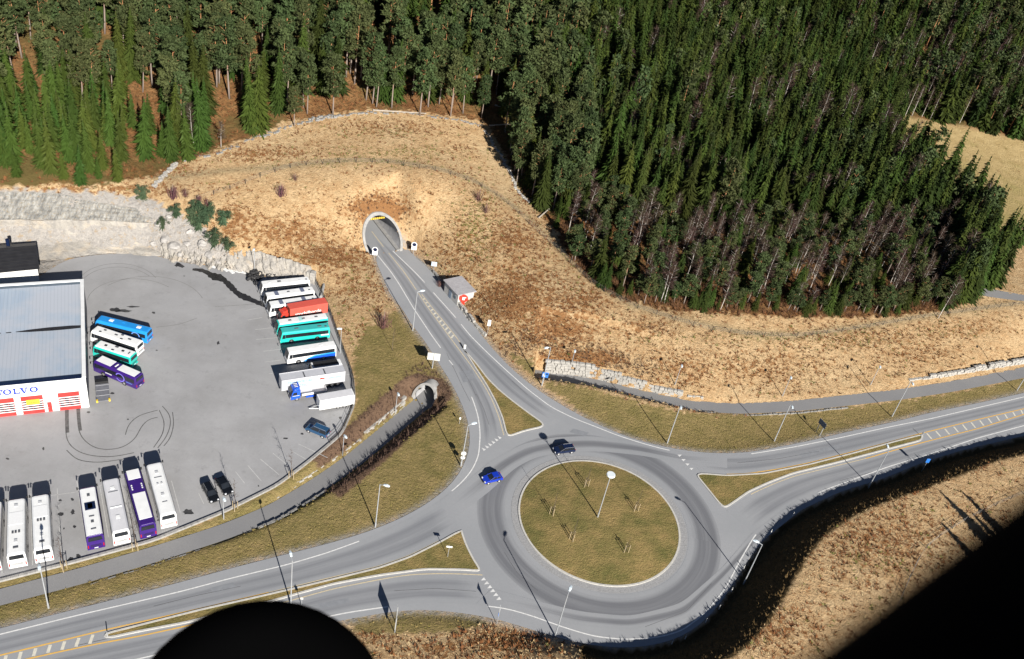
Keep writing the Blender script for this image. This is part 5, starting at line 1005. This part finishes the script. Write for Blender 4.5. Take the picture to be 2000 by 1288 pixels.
# ------------------------------------------------------------------ trees
def orient(T,rng_,n): pass
def spruce_arr(g,nw,nb,cards,R=.15,low=.04,cw=1.):
    out=[]
    for w_ in range(nw):
        t=(w_+g.random()*.6)/nw; z=low+(.985-low)*t; r=R*(1-t)**.78*(.8+.4*g.random())+.005
        for b in range(max(4,int(nb*(1-.5*t)))):
            az=2*math.pi*(b+g.random())/nb*(nb/max(4,int(nb*(1-.5*t)))); rb=r*(.75+.5*g.random()); dr=.34+.25*g.random()
            for c in range(cards):
                f=(c+.6)/cards; r0=rb*max(0,f-.5); r1=rb*(f+.22); wd=rb*(.10+.08*g.random())*(1.3-f*.6)*cw+.0025; a=az+g.normal(0,.17)
                ca,sa=math.cos(a),math.sin(a); z0=z-r0*dr+.012*g.random(); z1=z-r1*dr-.012*g.random()+.006*f; tl=g.normal(0,.6)*wd
                out.append(((r0*ca-wd*sa,r0*sa+wd*ca,z0+tl),(r0*ca+wd*sa,r0*sa-wd*ca,z0-tl),(r1*ca,r1*sa,z1)))
    out.append(((.006,0,.93),(-.006,.006,.93),(0,0,1.02))); out.append(((0,.006,.93),(-.006,-.006,.93),(0,0,1.02)))
    return np.array(out)
def clump_arr(g,centres,n,size):
    out=[]
    for (x,y,z,r) in centres:
        p_=g.normal(0,1,(n,3)); p_/=np.linalg.norm(p_,axis=1)[:,None]+1e-9; p_*=(g.random((n,1))**.4)*r*np.array([1,1,.55]); p_+=np.array([x,y,z])
        u=g.normal(0,1,(n,3)); u/=np.linalg.norm(u,axis=1)[:,None]; v=g.normal(0,1,(n,3)); v-=u*(u*v).sum(1)[:,None]; v/=np.linalg.norm(v,axis=1)[:,None]
        s=size*(.6+.8*g.random((n,1))); out.append(np.stack([p_-u*s*.5,p_+u*s*.5,p_+v*s*1.5],1))
    return np.concatenate(out)
def pine_arr(g,nc,n,size=.022):
    C=[]
    for k in range(nc):
        t=.38+.6*(k+.5)/nc; rr=.135*(1-((t-.55)/.5)**2*.75 if t>.55 else .75+.25*(t-.38)/.17); az=g.random()*6.28; d=rr*(g.random()**.5)
        C.append((d*math.cos(az),d*math.sin(az),t-.10*d+.0,.05+.03*g.random()*(1.3-t)))
    C.append((0,0,.965,.035)); return clump_arr(g,C,n,size)
def birch_arr(g,nb,nt):
    out=[]
    for b in range(nb):
        z=.28+.68*(b+g.random())/nb; az=g.random()*6.28; L=.20*(1.05-z)**.6*(.6+.8*g.random()); d=np.array([math.cos(az)*.6,math.sin(az)*.6,.75]); p0=np.array([0,0,z*.97]); p1=p0+d*L; w_=.0026
        s=np.array([-d[1],d[0],0])*w_*2; out.append((p0-s,p0+s,p1))
        for k in range(nt):
            q=p0+(p1-p0)*(.25+.75*g.random()); e=d*.6+g.normal(0,.55,3); e/=np.linalg.norm(e); l=.05+.07*g.random(); sx=np.cross(e,g.normal(0,1,3)); sx/=np.linalg.norm(sx)+1e-9; out.append((q-sx*w_,q+sx*w_,q+e*l))
    return np.array([[tuple(a) for a in t] for t in out])
def tmesh(name,T,mat): return npmesh(name,T.reshape(-1,3),np.arange(len(T)*3).reshape(-1,3),mat)
NEED=M('spruce_needles',(.038,.058,.009),(.021,.036,.007),.5,.75,rand=.42,spec=.15); YNEED=M('young_spruce_needles',(.044,.073,.011),(.026,.048,.009),.5,.7,rand=.22,spec=.15); PNEED=M('pine_needles',(.062,.082,.028),(.034,.050,.018),.5,.75,rand=.25,spec=.15); TWIG=M('birch_twigs',(.075,.044,.028),(.05,.031,.021),1,.9,rand=.2)
RTWIG=M('red_twigs',(.17,.075,.07),(.12,.055,.05),1,.9,rand=.2); STRAWT=M('larch_twigs',(.30,.19,.09),(.22,.14,.07),1,.9)
SBARK=M('spruce_bark',(.13,.10,.08),(.09,.07,.055),3,.9); BBARK=M('birch_bark',(.50,.46,.41),(.22,.20,.17),1.2,.8,lo=.5,hi=.75)
PBARK=bpy.data.materials.new('pine_bark'); t,p=nodes(PBARK); o=N(t,'ShaderNodeTexCoord').outputs['Object']; sx=N(t,'ShaderNodeSeparateXYZ'); t.links.new(o,sx.inputs[0]); c=mix(t,ramp(t,sx.outputs[2],.30,.55),(.25,.20,.165),(.42,.19,.075)); nz=noise(t,6,4,.6,o); c=mix(t,math_(t,'MULTIPLY',nz,.4),c,(.12,.09,.07)); t.links.new(c,p.inputs['Base Color']); p.inputs['Roughness'].default_value=.95
tr_g=np.random.default_rng(5)
def trunk_mesh(name,mat,r0,h=1.,bend=.0,limbs=0):
    g=G(); n=6; zs=np.linspace(-.02,h,7); rings=[]
    for z in zs:
        rr=r0*(1-.88*max(0,z)/h); rings.append([(rr*math.cos(a)+bend*math.sin(z*4),rr*math.sin(a)+bend*.6*math.sin(z*5),z) for a in np.linspace(0,6.283,n,endpoint=False)])
    g.loft(rings)
    for k in range(limbs):
        z=h*(.42+.5*k/limbs); a=tr_g.random()*6.28; g.tube((0,0,z),(.09*math.cos(a),.09*math.sin(a),z+.06),r0*.3,.001,4)
    return g.mesh(name,mat,smooth=True)
def farmat(m):
    f=m.copy(); t=f.node_tree; oi=[n_ for n_ in t.nodes if n_.type=='OBJECT_INFO']; a=t.nodes.new('ShaderNodeAttribute'); a.attribute_name='tint'
    for n_ in oi:
        for l in list(n_.outputs['Random'].links): t.links.new(a.outputs['Fac'],l.to_socket)
    return f
V_=dict(
 spruce=[(tmesh('crown',spruce_arr(tr_g,38,15,5,.14+.014*k),NEED),trunk_mesh('trunk',SBARK,.011)) for k in range(4)],
 young=[(tmesh('crown',spruce_arr(tr_g,32,15,5,.135+.018*k,.03),YNEED),trunk_mesh('trunk',SBARK,.012)) for k in range(3)],
 pine=[(tmesh('crown',pine_arr(tr_g,30+5*k,52),PNEED),trunk_mesh('trunk',PBARK,.0125,.95,.008,9)) for k in range(4)],
 birch=[(tmesh('crown',birch_arr(tr_g,34,15),TWIG),trunk_mesh('trunk',BBARK,.0085,.96,.012,7)) for k in range(3)])
LOD=dict(spruce=[(spruce_arr(tr_g,26,11,4,.15+.016*k,.04,1.35)) for k in range(3)],young=[spruce_arr(tr_g,22,11,4,.18,.04,1.3) for k in range(2)],pine=[pine_arr(tr_g,22,26,.032) for k in range(3)],birch=[birch_arr(tr_g,24,11) for k in range(3)])
# where trees stand: jittered over the wood, kind and size by place
def pois(step,x0,x1,y0,y1):
    a,b=np.meshgrid(np.arange(x0,x1,step),np.arange(y0,y1,step)); q=np.stack([a.ravel(),b.ravel()],1); q[:,0]+=(np.arange(len(q))//a.shape[1]%2)*step/2; return q+rng.uniform(-.42,.42,q.shape)*step
pts=np.concatenate([pois(3.3,-320,-2,135,560),pois(2.9,0,330,135,560)]); pz=height(pts); pp=proj(np.c_[pts,pz])
m=inpoly(pp,FOREST)&(pp[:,0]>-90)&(pp[:,0]<2110)&(pp[:,1]>-130); pts,pz,pp=pts[m],pz[m],pp[m]
FE=np.array([q for q in FOREST if -10<q[0]<1965 and q[1]>200]); 
def edge_y(x): return np.interp(x,[q[0] for q in FE[:21]],[q[1] for q in FE[:21]])
CLEAR=[(225,150,26,18),(300,225,24,48),(440,245,34,52),(412,75,16,30),(60,150,30,14),(285,325,50,22),(960,215,22,25),(610,215,70,22),(700,205,40,12),(1030,345,22,26),(1010,300,16,18),(1100,455,25,25),(240,50,14,30),(340,105,14,20),(1225,565,16,12),(1440,590,20,14),(1690,600,30,14)]
trees=[]
for (x,y),z,(u,v) in zip(pts,pz,pp):
    cl=max(math.exp(-(((u-a)/c)**2+((v-b)/d)**2)) for a,b,c,d in CLEAR); rnd=rng.random(); ed=edge_y(u)-v
    if u<330 and v>170+.0*u and not (u>300 and v<200): 
        dens=1. if u<190 else .72; kd='young'; hh=rng.uniform(8,13.5) if ed>25 else rng.uniform(4,9)
        if v<215 and rng.random()<.4: kd='pine';hh=rng.uniform(12,16)
    elif u<1000:
        dens=.62; kd='pine' if rng.random()<(.72 if u<520 or u>900 else .55) else 'spruce'; hh=rng.uniform(14,19.5) if kd=='pine' else rng.uniform(12,19)
        if 300<u<540 and ed<75: kd='young' if rng.random()<.7 else 'pine'; hh=rng.uniform(11,17)
        if ed<22 and u>540: dens=.35; kd='pine'
    elif u<1140 and v<420: dens=.75; kd='pine' if rng.random()<.6 else 'spruce'; hh=rng.uniform(13,18)
    elif v<268 and u>1640+(v)*.42: 
        dens=.8; q=rng.random(); kd='birch' if q<.36 else ('spruce' if q<.86 else 'pine'); hh=rng.uniform(9,14) if kd=='birch' else rng.uniform(12,17)
    else:
        dens=.93; q=rng.random(); kd='spruce' if q<.9 else ('pine' if q<.95 else 'birch'); hh=rng.uniform(10,18.5)
        if ed<165 and u<1840:
            dens=.85 if ed>25 else .7; kd='birch' if q<(.48 if ed>45 else .25) else ('spruce' if q<.74 else 'pine'); hh=rng.uniform(7,11.5) if kd=='birch' else rng.uniform(4.5,10.5)*(1 if ed>30 else .8)
        if u>1840 and ed<170: hh=rng.uniform(12,17)
    if rnd<dens*(1-.97*cl): trees.append((kd,x,y,z,hh,u,v,ed))
# trees picked out in the photo: (kind, base pixel, height)
for kd,u,v,hh in (('pine',1040,378,9),('birch',1290,590,12),('birch',1297,592,10.5),('birch',1832,622,12),('birch',1748,590,11),('birch',1558,588,9),('birch',380,288,11),('birch',432,290,7),('young',395,290,17),('young',350,285,9),('young',506,250,16.5),('young',490,252,15),('young',230,352,8.2),('spruce',1165,540,11),('spruce',1370,600,9),('spruce',1870,585,16),('spruce',1850,592,11),('pine',1215,565,11),('pine',1270,570,10),('spruce',1845,350,17),('spruce',1862,392,16),('spruce',1895,432,15),('spruce',1955,500,13),('spruce',1985,480,14),('spruce',1925,455,14),('spruce',1900,520,15),('pine',820,226,17),('pine',880,228,17),('pine',600,222,15),('pine',650,226,16),('pine',735,210,16),('pine',560,205,17),('pine',940,232,12),('pine',575,248,10)):
    q=ground(u,v); trees.append((kd,q[0],q[1],q[2],hh,u,v,-1))
for u in range(1110,1900,17):
    v=np.interp(u,[1085,1112,1165,1230,1320,1500,1700,1860,1900],[455,505,562,590,606,615,618,602,585])-rng.uniform(2,16)
    if rng.random()<.62: q=ground(u+rng.uniform(-6,6),v); trees.append(('pine' if rng.random()<.55 else 'spruce',q[0],q[1],q[2],rng.uniform(3.5,7.5),u,v,-1))
trees.sort(key=lambda a:(a[1]**2+a[2]**2+(CH-a[3])**2))
def region(kd,u,v,ed):
    if kd=='birch': return ('slim white stemmed bare birch among the mixed trees at the foot of the spruce wood','bare birches below the spruce wood') if v>300 and u>1000 else (('pale stemmed bare birch in the wood above the far field','bare birches above the far field') if u>1000 else ('white stemmed bare birch at the edge of the wood behind the mound','bare birches behind the mound'))
    if kd=='young': return ('bright green young spruce in the plantation above the rock cut','young spruces above the rock cut') if u<330 else ('tall fresh green spruce at the wood edge left of the mound','tall green spruces beside the mound')
    if kd=='pine': return ('grey green pine with bare trunk in the wood behind the mound','pines in the wood behind the mound') if u<1000 else ('grey green pine on the slope right of the shaded gully','pines right of the gully')
    return ('dark green spruce in the dense wood on the east slope','spruces of the dense east wood') if u>1000 else ('dark green spruce among the pines behind the mound','spruces among the pines behind the mound')
cnt={}; rest=[]; NAME=dict(spruce='spruce_tree',young='young_spruce',pine='pine_tree',birch='birch_tree')
for (kd,x,y,z,hh,u,v,ed) in trees:
    inview=-15<u<2015 and v>0
    k=cnt.get(kd,0)
    if inview and k<(285 if kd!='birch' else 200):
        cnt[kd]=k+1; lb,gp=region(kd,u,v,ed)
        if ed==-1 and kd=='pine' and u==1040: lb,gp='leaning pine with a bright orange trunk at the gully edge',None
        r=thing(NAME[kd],lb,'tree',(x,y,z-.1),rng.random()*6.28,gp); s=hh*rng.uniform(.9,1.15); sx=s*(1.25 if hh<8 else 1.)*(1.25 if kd=='pine' and hh<11 else 1)
        r.scale=(sx,sx,hh); c_,t_=V_[kd][int(rng.integers(len(V_[kd])))]; link('trunk',t_,r); link('crown',c_,r)
        r.rotation_euler=(rng.normal(0,.03),rng.normal(0,.03),r.rotation_euler[2])
    else: rest.append((kd,x,y,z,hh))
for kd,nm,mt,bark,tr_ in (('spruce','spruce_wood',NEED,SBARK,.010),('young','young_spruce_wood',YNEED,SBARK,.011),('pine','pine_wood',PNEED,PBARK,.012),('birch','birch_wood',TWIG,BBARK,.009)):
    L=[t for t in rest if t[0]==kd]
    if not L: continue
    Vs=[];tint=[]
    for i,(_,x,y,z,hh) in enumerate(L):
        T=LOD[kd][i%len(LOD[kd])].reshape(-1,3); a=rng.random()*6.28; ca,sa=math.cos(a),math.sin(a); s=hh*rng.uniform(.95,1.2)
        tint.append(np.full(len(T),rng.random()))
        Vs.append(np.stack([(T[:,0]*ca-T[:,1]*sa)*s+x,(T[:,0]*sa+T[:,1]*ca)*s+y,T[:,2]*hh+z],1))
    V=np.concatenate(Vs); o=link(nm,npmesh(nm,V,np.arange(len(V)).reshape(-1,3),farmat(mt),{'tint':(lambda q:np.stack([q,q,q,np.ones(len(q))],1))(np.concatenate(tint))})); kind(o,'stuff')
    if kd in('pine','birch'):
        V=[];F=[]
        for (_,x,y,z,hh) in L:
            n0=len(V)
            for zz,k in ((-.3,1),(hh*.9,.2)): V+=[(x+tr_*hh*k*math.cos(a),y+tr_*hh*k*math.sin(a),z+zz) for a in (0,1.57,3.14,4.71)]
            F+=[(n0+i,n0+(i+1)%4,n0+4+(i+1)%4,n0+4+i) for i in range(4)]
        ch=link('trunks',npmesh('trunk',V,F,bark),o); ch['kind']='stuff'
print('TREES',cnt,len(rest))
# ------------------------------------------------------------------ bushes, young staked trees, bracken and grass tufts
BUSH=[tmesh('bush',clump_arr(tr_g,[(tr_g.normal(0,.28),tr_g.normal(0,.28),.25+.6*tr_g.random()*(1),.28) for _ in range(14)],60,.10),YNEED) for _ in range(3)]
PB=M('pine_bush_needles',(.06,.095,.05),(.04,.066,.034),.8,.8,rand=.2,spec=.15)
BUSHP=[tmesh('bush',np.concatenate([spruce_arr(tr_g,14,12,4,.36,.02),clump_arr(tr_g,[(tr_g.normal(0,.22),tr_g.normal(0,.22),.2+.55*tr_g.random(),.2) for _ in range(14)],70,.045)]),PB) for _ in range(3)]
for x,y,hh in ((378,432,4.2),(392,420,3.6),(402,432,4.),(412,418,3.2),(345,420,3.2),(436,436,3.6),(421,475,4.),(444,485,3.),(318,442,2.6),(378,405,2.2),(280,386,3.2),(388,446,3.4)):
    q=ground(x,y); o=link('pine_bush',BUSHP[int(rng.integers(3))]); o.location=(q[0],q[1],q[2]-.1); o.scale=(hh*.9,hh*.9,hh); o.rotation_euler=(0,0,rng.random()*6); tag(o,'bushy young pine on the rocky corner above the lot' if x!=280 else 'lone young pine with a long shadow on top of the rock cut','bush','pine bushes on the rocky corner' if x!=280 else None)
def shrub_arr(g,n,up=1.,spread=.5):
    out=[]
    for k in range(n):
        a=g.random()*6.28; e=np.array([math.cos(a)*spread*g.random(),math.sin(a)*spread*g.random(),up]); e/=np.linalg.norm(e); b=np.array([g.normal(0,.12),g.normal(0,.12),0]); l=.5+.5*g.random(); s=np.array([-e[1],e[0],0]); s=s/(np.linalg.norm(s)+1e-6)*.022
        out.append((b-s,b+s,b+e*l)); m_=b+e*l*.5; e2=e+g.normal(0,.3,3); out.append((m_-s*.7,m_+s*.7,m_+e2*l*.4))
    return np.array([[tuple(p_) for p_ in t] for t in out])
SHR=[tmesh('shrub',shrub_arr(tr_g,45,1.,.95),RTWIG) for _ in range(2)]
for x,y,hh,lb in ((338,388,4.2,'dense bare red-brown bush at the top of the rocky corner'),(363,384,2.8,'thin bare red bush beside the dense one at the rocky corner'),(388,396,2.6,'small bare red bush in front of the wire fence'),(405,402,2.6,'small bare red bush nearest the fence posts'),(548,383,4.,'small bare birch with white stem alone on the mound'),(577,352,2.4,'tiny bare red sapling on the mound beside the track'),(748,640,5.,'bare sapling at the kerb of the tunnel road, beside the straw slope'),(935,392,4.,'bare sapling by the fence running down the mound'),(948,415,3.,'lower bare sapling by the fence down the mound'),(858,560,2.5,'bare bush against the hut by the rubble wall')):
    q=ground(x,y); r=thing('bare_bush',lb,'bush',(q[0],q[1],q[2]-.1)); r.scale=(hh*.7,hh*.7,hh); link('branches',SHR[x%2],r); link('stem',V_['birch'][0][1],r)
YT=[tmesh('crown',birch_arr(tr_g,12,5),TWIG) for _ in range(2)]; YTR=trunk_mesh('trunk',SBARK,.012,.97,.006); STK=G().tube((0,0,-.2),(0,0,1.7),.055,.05,6).mesh('stake',M('pale_stake',(.45,.36,.22),(.36,.28,.17),4,.8))
g=G(); [g.tube((.42*math.cos(k*2.09),.42*math.sin(k*2.09),1.5),(.42*math.cos(k*2.09+2.09),.42*math.sin(k*2.09+2.09),1.5),.035,n=5) for k in range(3)]; TIE=g.mesh('tie',DARKW)
for i,(x,y,hh,lb) in enumerate(((1144,950,5.2,'staked sapling on the roundabout lawn closest to the navy car'),(1078,1005,5.6,'staked sapling on the roundabout lawn at its west side'),(1241,998,5.,'staked sapling on the roundabout lawn at its east side'),(1117,1055,5.4,'staked sapling on the roundabout lawn below the western one'),(1222,1078,3.6,'short staked sapling on the roundabout lawn nearest the lower rim'),(125,1113,7.,'staked bare tree on the strip behind the empty bay'),(265,1074,7.,'staked bare tree behind the purple bus with two white roof panels'),(459,996,6.6,'staked bare tree behind the two black cars'),(569,934,6.4,'staked bare tree on the strip by the empty parking bays'),(766,684,5.5,'slim pale sapling on the lawn beside the tunnel road'))):
    q=ground(x,y) if i>4 else P(x,y,.5); z=zat(q); r=thing('staked_sapling',lb,'tree',(q[0],q[1],z),i,'staked saplings')
    t_=link('trunk',YTR,r); t_.scale=(hh*.75,hh*.75,hh); c_=link('crown',YT[i%2],r); c_.scale=(hh*(.5 if i<5 else .95),hh*(.5 if i<5 else .95),hh)
    if i<9:
        for k in range(3): s=link('stake',STK,r); s.location=(.42*math.cos(k*2.09),.42*math.sin(k*2.09),0)
        link('tie',TIE,r)
# two dark spruces by the bank nearest the aircraft
for u,v,hh in ((1962,1092,9),(1990,1075,8),(1925,1115,6.5),(2010,1120,8)):
    q=ground(u,v); r=thing('spruce_tree','dark lone spruce on the straw bank next to the aircraft','tree',(q[0],q[1],q[2]-.1),u,'spruces on the straw bank'); r.scale=(hh*1.3,hh*1.3,hh); link('trunk',V_['spruce'][0][1],r); link('crown',V_['spruce'][u%4][0],r)
# fallen stems in the gully
for i,(a,b) in enumerate((((935,181),(957,187)),((955,248),(1000,246)),((1092,410),(1118,388)),((1052,428),(1072,412)),((966,208),(985,214)),((728,218),(832,226)))):
    p0,p1=ground(*a),ground(*b); o=G().tube((0,0,0),(p1-p0)+np.array([0,0,.2]),.2,.12,7).obj('fallen_log',M('dead_wood',(.40,.35,.29),(.30,.26,.21),2,.9)); o.location=(p0[0],p0[1],p0[2]+.35); tag(o,('pale fallen stem under the pines behind the mound','long fallen stem crossing the gully by the stone wall','leaning grey stem at the edge of the east wood','short fallen stem beside the gully fence','small broken stem lying below the pines','long log lying along the stone wall at the mound top')[i],'log')
# tufts
frame=(pxy[:,0]>-60)&(pxy[:,0]<2060)&(pxy[:,1]>100)&(pxy[:,1]<1360)
dlot=dpoly(XY,lot); drd=dpoly(XY,road); free=frame&(drd>.8)&(dlot>1.2)&(np.minimum(dl_,dr_)>2.0)
for T in (TUN,UNL):
    s,tt=cut_coords(XY,T); free&=~((np.abs(tt)<T['R']+.9)&(s>-3)&(s<T['k']*(T['R']*2)))
fld_n=np.sin(XY[:,0]*.21+np.sin(XY[:,1]*.17)*2)*np.sin(XY[:,1]*.26+np.cos(XY[:,0]*.13)*2)
def tufts(name,mask,n,prob,size,hgt,mat,blades=6,wd=.12):
    idx=np.where(mask)[0]; pr=prob[idx]; pr=np.clip(pr,0,None); pr=pr/pr.sum(); n=min(n,len(idx)); id_=rng.choice(idx,n,replace=False,p=pr)
    c=np.c_[XY[id_]+rng.uniform(-.4,.4,(n,2)),Zt[id_]-.04]; s=rng.uniform(.6,1.4,n)*size; out=[]
    for b in range(blades):
        a=rng.random(n)*6.28; d=np.stack([np.cos(a),np.sin(a)],1); ln=s*rng.uniform(.5,1.,n); w_=s*wd*rng.uniform(.7,1.4,n); h_=hgt*rng.uniform(.4,1.2,n)*s/size
        base=c.copy(); base[:,:2]+=d*ln[:,None]*.15; pr_=np.stack([-d[:,1],d[:,0]],1)*w_[:,None]
        A=base.copy();A[:,:2]+=pr_; B=base.copy();B[:,:2]-=pr_; T=base.copy();T[:,:2]+=d*ln[:,None]; T[:,2]+=h_; out.append(np.stack([A,B,T],1))
    V=np.concatenate(out).reshape(-1,3); return kind(link(name,npmesh(name,V,np.arange(len(V)).reshape(-1,3),mat)),'stuff')
tanm=free&(la<.5)&(fo<.5)&(ro<.5)&(bank<.5)&(bank_shade_mask<.5)
BRM=M('bracken_fronds',(.21,.09,.035),(.13,.06,.03),.6,1.,spec=.05); STM=M('dry_grass_blades',(.53,.40,.225),(.42,.295,.15),.5,1.,spec=.05); GRM=M('green_grass_blades',(.13,.14,.035),(.19,.17,.06),.6,1.,spec=.05); DKM=M('heather_twigs',(.125,.08,.06),(.085,.055,.042),.8,1.,spec=.05)
tufts('bracken',tanm,9000,np.clip(.025+br*1.5+.12*(fld_n>.45),0,2),.5,.32,BRM,6,.16); tufts('shade_toned_herbs',free&(bank_shade_mask>.5),4500,np.ones(len(XY)),.42,.3,M('shade_toned_blades',(.10,.065,.03),(.15,.10,.045),.6,1.,spec=.05),6,.12)  # herbs on the cut bank coloured dark to deepen its shade
tufts('dry_grass',tanm,24000,np.ones(len(XY)),.36,.11,STM,5,.17)
tufts('green_tussock',tanm,2200,np.clip(gr+.03,0,1),.5,.3,GRM,6,.14)
tufts('woodland_bracken',free&(fo>.5)&(fld<.5)&(XY[:,1]<300),9000,np.ones(len(XY)),.7,.45,BRM,5,.18)
wed=(fo>.5)&frame&(pxy[:,0]>1080)&(pxy[:,0]<1900)&(pxy[:,1]>np.interp(pxy[:,0],[1085,1165,1320,1700,1900],[420,500,545,555,540]))
tufts('brushwood',wed&free,3000,np.ones(len(XY)),.6,1.1,M('brushwood_twigs',(.17,.085,.045),(.11,.06,.035),.6,1.,spec=.05),9,.06)
tufts('verge_grass',free&(la>.5)&(bank<.5),9000,np.ones(len(XY)),.28,.13,M('verge_grass_blades',(.30,.22,.09),(.17,.15,.045),.4,1.,spec=.05),5,.2)
port=np.zeros(len(XY),bool)
for T in (TUN,UNL):
    s,tt=cut_coords(XY,T); w_=T['R']+(2.6 if T is TUN else 3.2); port|=(np.abs(tt)<w_)&(s>1.5)&(s<T['k']*(T['R']+T['zc']-T['zr'])+(3.5 if T is TUN else 4.))
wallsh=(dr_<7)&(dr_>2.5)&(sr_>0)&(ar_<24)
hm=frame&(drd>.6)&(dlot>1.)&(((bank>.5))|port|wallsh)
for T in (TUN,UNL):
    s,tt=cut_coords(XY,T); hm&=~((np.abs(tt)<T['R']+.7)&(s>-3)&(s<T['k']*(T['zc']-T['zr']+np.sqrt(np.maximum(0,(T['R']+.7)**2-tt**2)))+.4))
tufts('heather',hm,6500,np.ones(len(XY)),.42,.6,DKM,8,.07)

# ------------------------------------------------------------------ parts of the aircraft the photo was taken from
BLK=M('aircraft_black',(.0008,.0008,.0009),(.001,.001,.0011),3,.95,spec=.02)
def campt(px,py,d): return Vector(CAMP+((px-PPX[0])/FPX*CR-(py-PPX[1])/FPX*CU+CF)*d)
dst=1.15; R1=268*dst/FPX; ctr=campt(505,1181+268,dst); axis_=(ctr-Vector(CAMP)).normalized()
r=thing('aircraft_wheel','black rounded aircraft wheel hanging close below the camera','aircraft wheel',ctr); r.rotation_euler=axis_.to_track_quat('X','Z').to_euler()
V=[];na,nb_=40,14
for i in range(na):
    for j in range(nb_):
        a,b=i*2*math.pi/na,j*2*math.pi/nb_; rr=R1*.74+R1*.26*math.cos(b); V.append((R1*.30*math.sin(b),rr*math.cos(a),rr*math.sin(a)))
F=[(i*nb_+j,i*nb_+(j+1)%nb_,((i+1)%na)*nb_+(j+1)%nb_,((i+1)%na)*nb_+j) for i in range(na) for j in range(nb_)]
G().add(V,F).obj('tyre',BLK,r,smooth=True); G().tube((-R1*.22,0,0),(R1*.22,0,0),R1*.52,R1*.52,28).obj('rim',BLK,r,.004); g=G(); g.tube((R1*.4,0,0),(R1*.4,0,-R1*2.2),.012,n=8); g.tube((-R1*.4,0,0),(R1*.4,0,0),.012,n=8); g.obj('fork',BLK,r)
d1=.13; a_=campt(1535,1303,d1); b_=campt(2080,893,d1); ax=(b_-a_).normalized(); vd=(a_+b_)/2-Vector(CAMP); dn=vd.cross(ax).normalized(); dn=dn if dn.z<0 else -dn
ra=.040; r=thing('aircraft_sill','black padded door sill of the aircraft right beside the camera','aircraft sill',(a_+b_)/2+dn*(ra+.0005)); r.rotation_euler=ax.to_track_quat('X','Z').to_euler(); Ls_=.55
g=G(); rings=[]
for x,k in ((-Ls_,.6),(-Ls_+.02,.95),(-Ls_+.05,1.),(Ls_-.05,1.),(Ls_-.02,.95),(Ls_,.6)): rings.append([(x,ra*k*math.cos(t_),ra*k*math.sin(t_)) for t_ in np.linspace(0,2*math.pi,24,endpoint=False)])
g.loft(rings).obj('padding',BLK,r,smooth=True)
g=G(); [g.tube((x-.008,0,0),(x+.008,0,0),ra*1.03,ra*1.03,24) for x in (-.4,.4)]; g.obj('clamp',BLK,r)
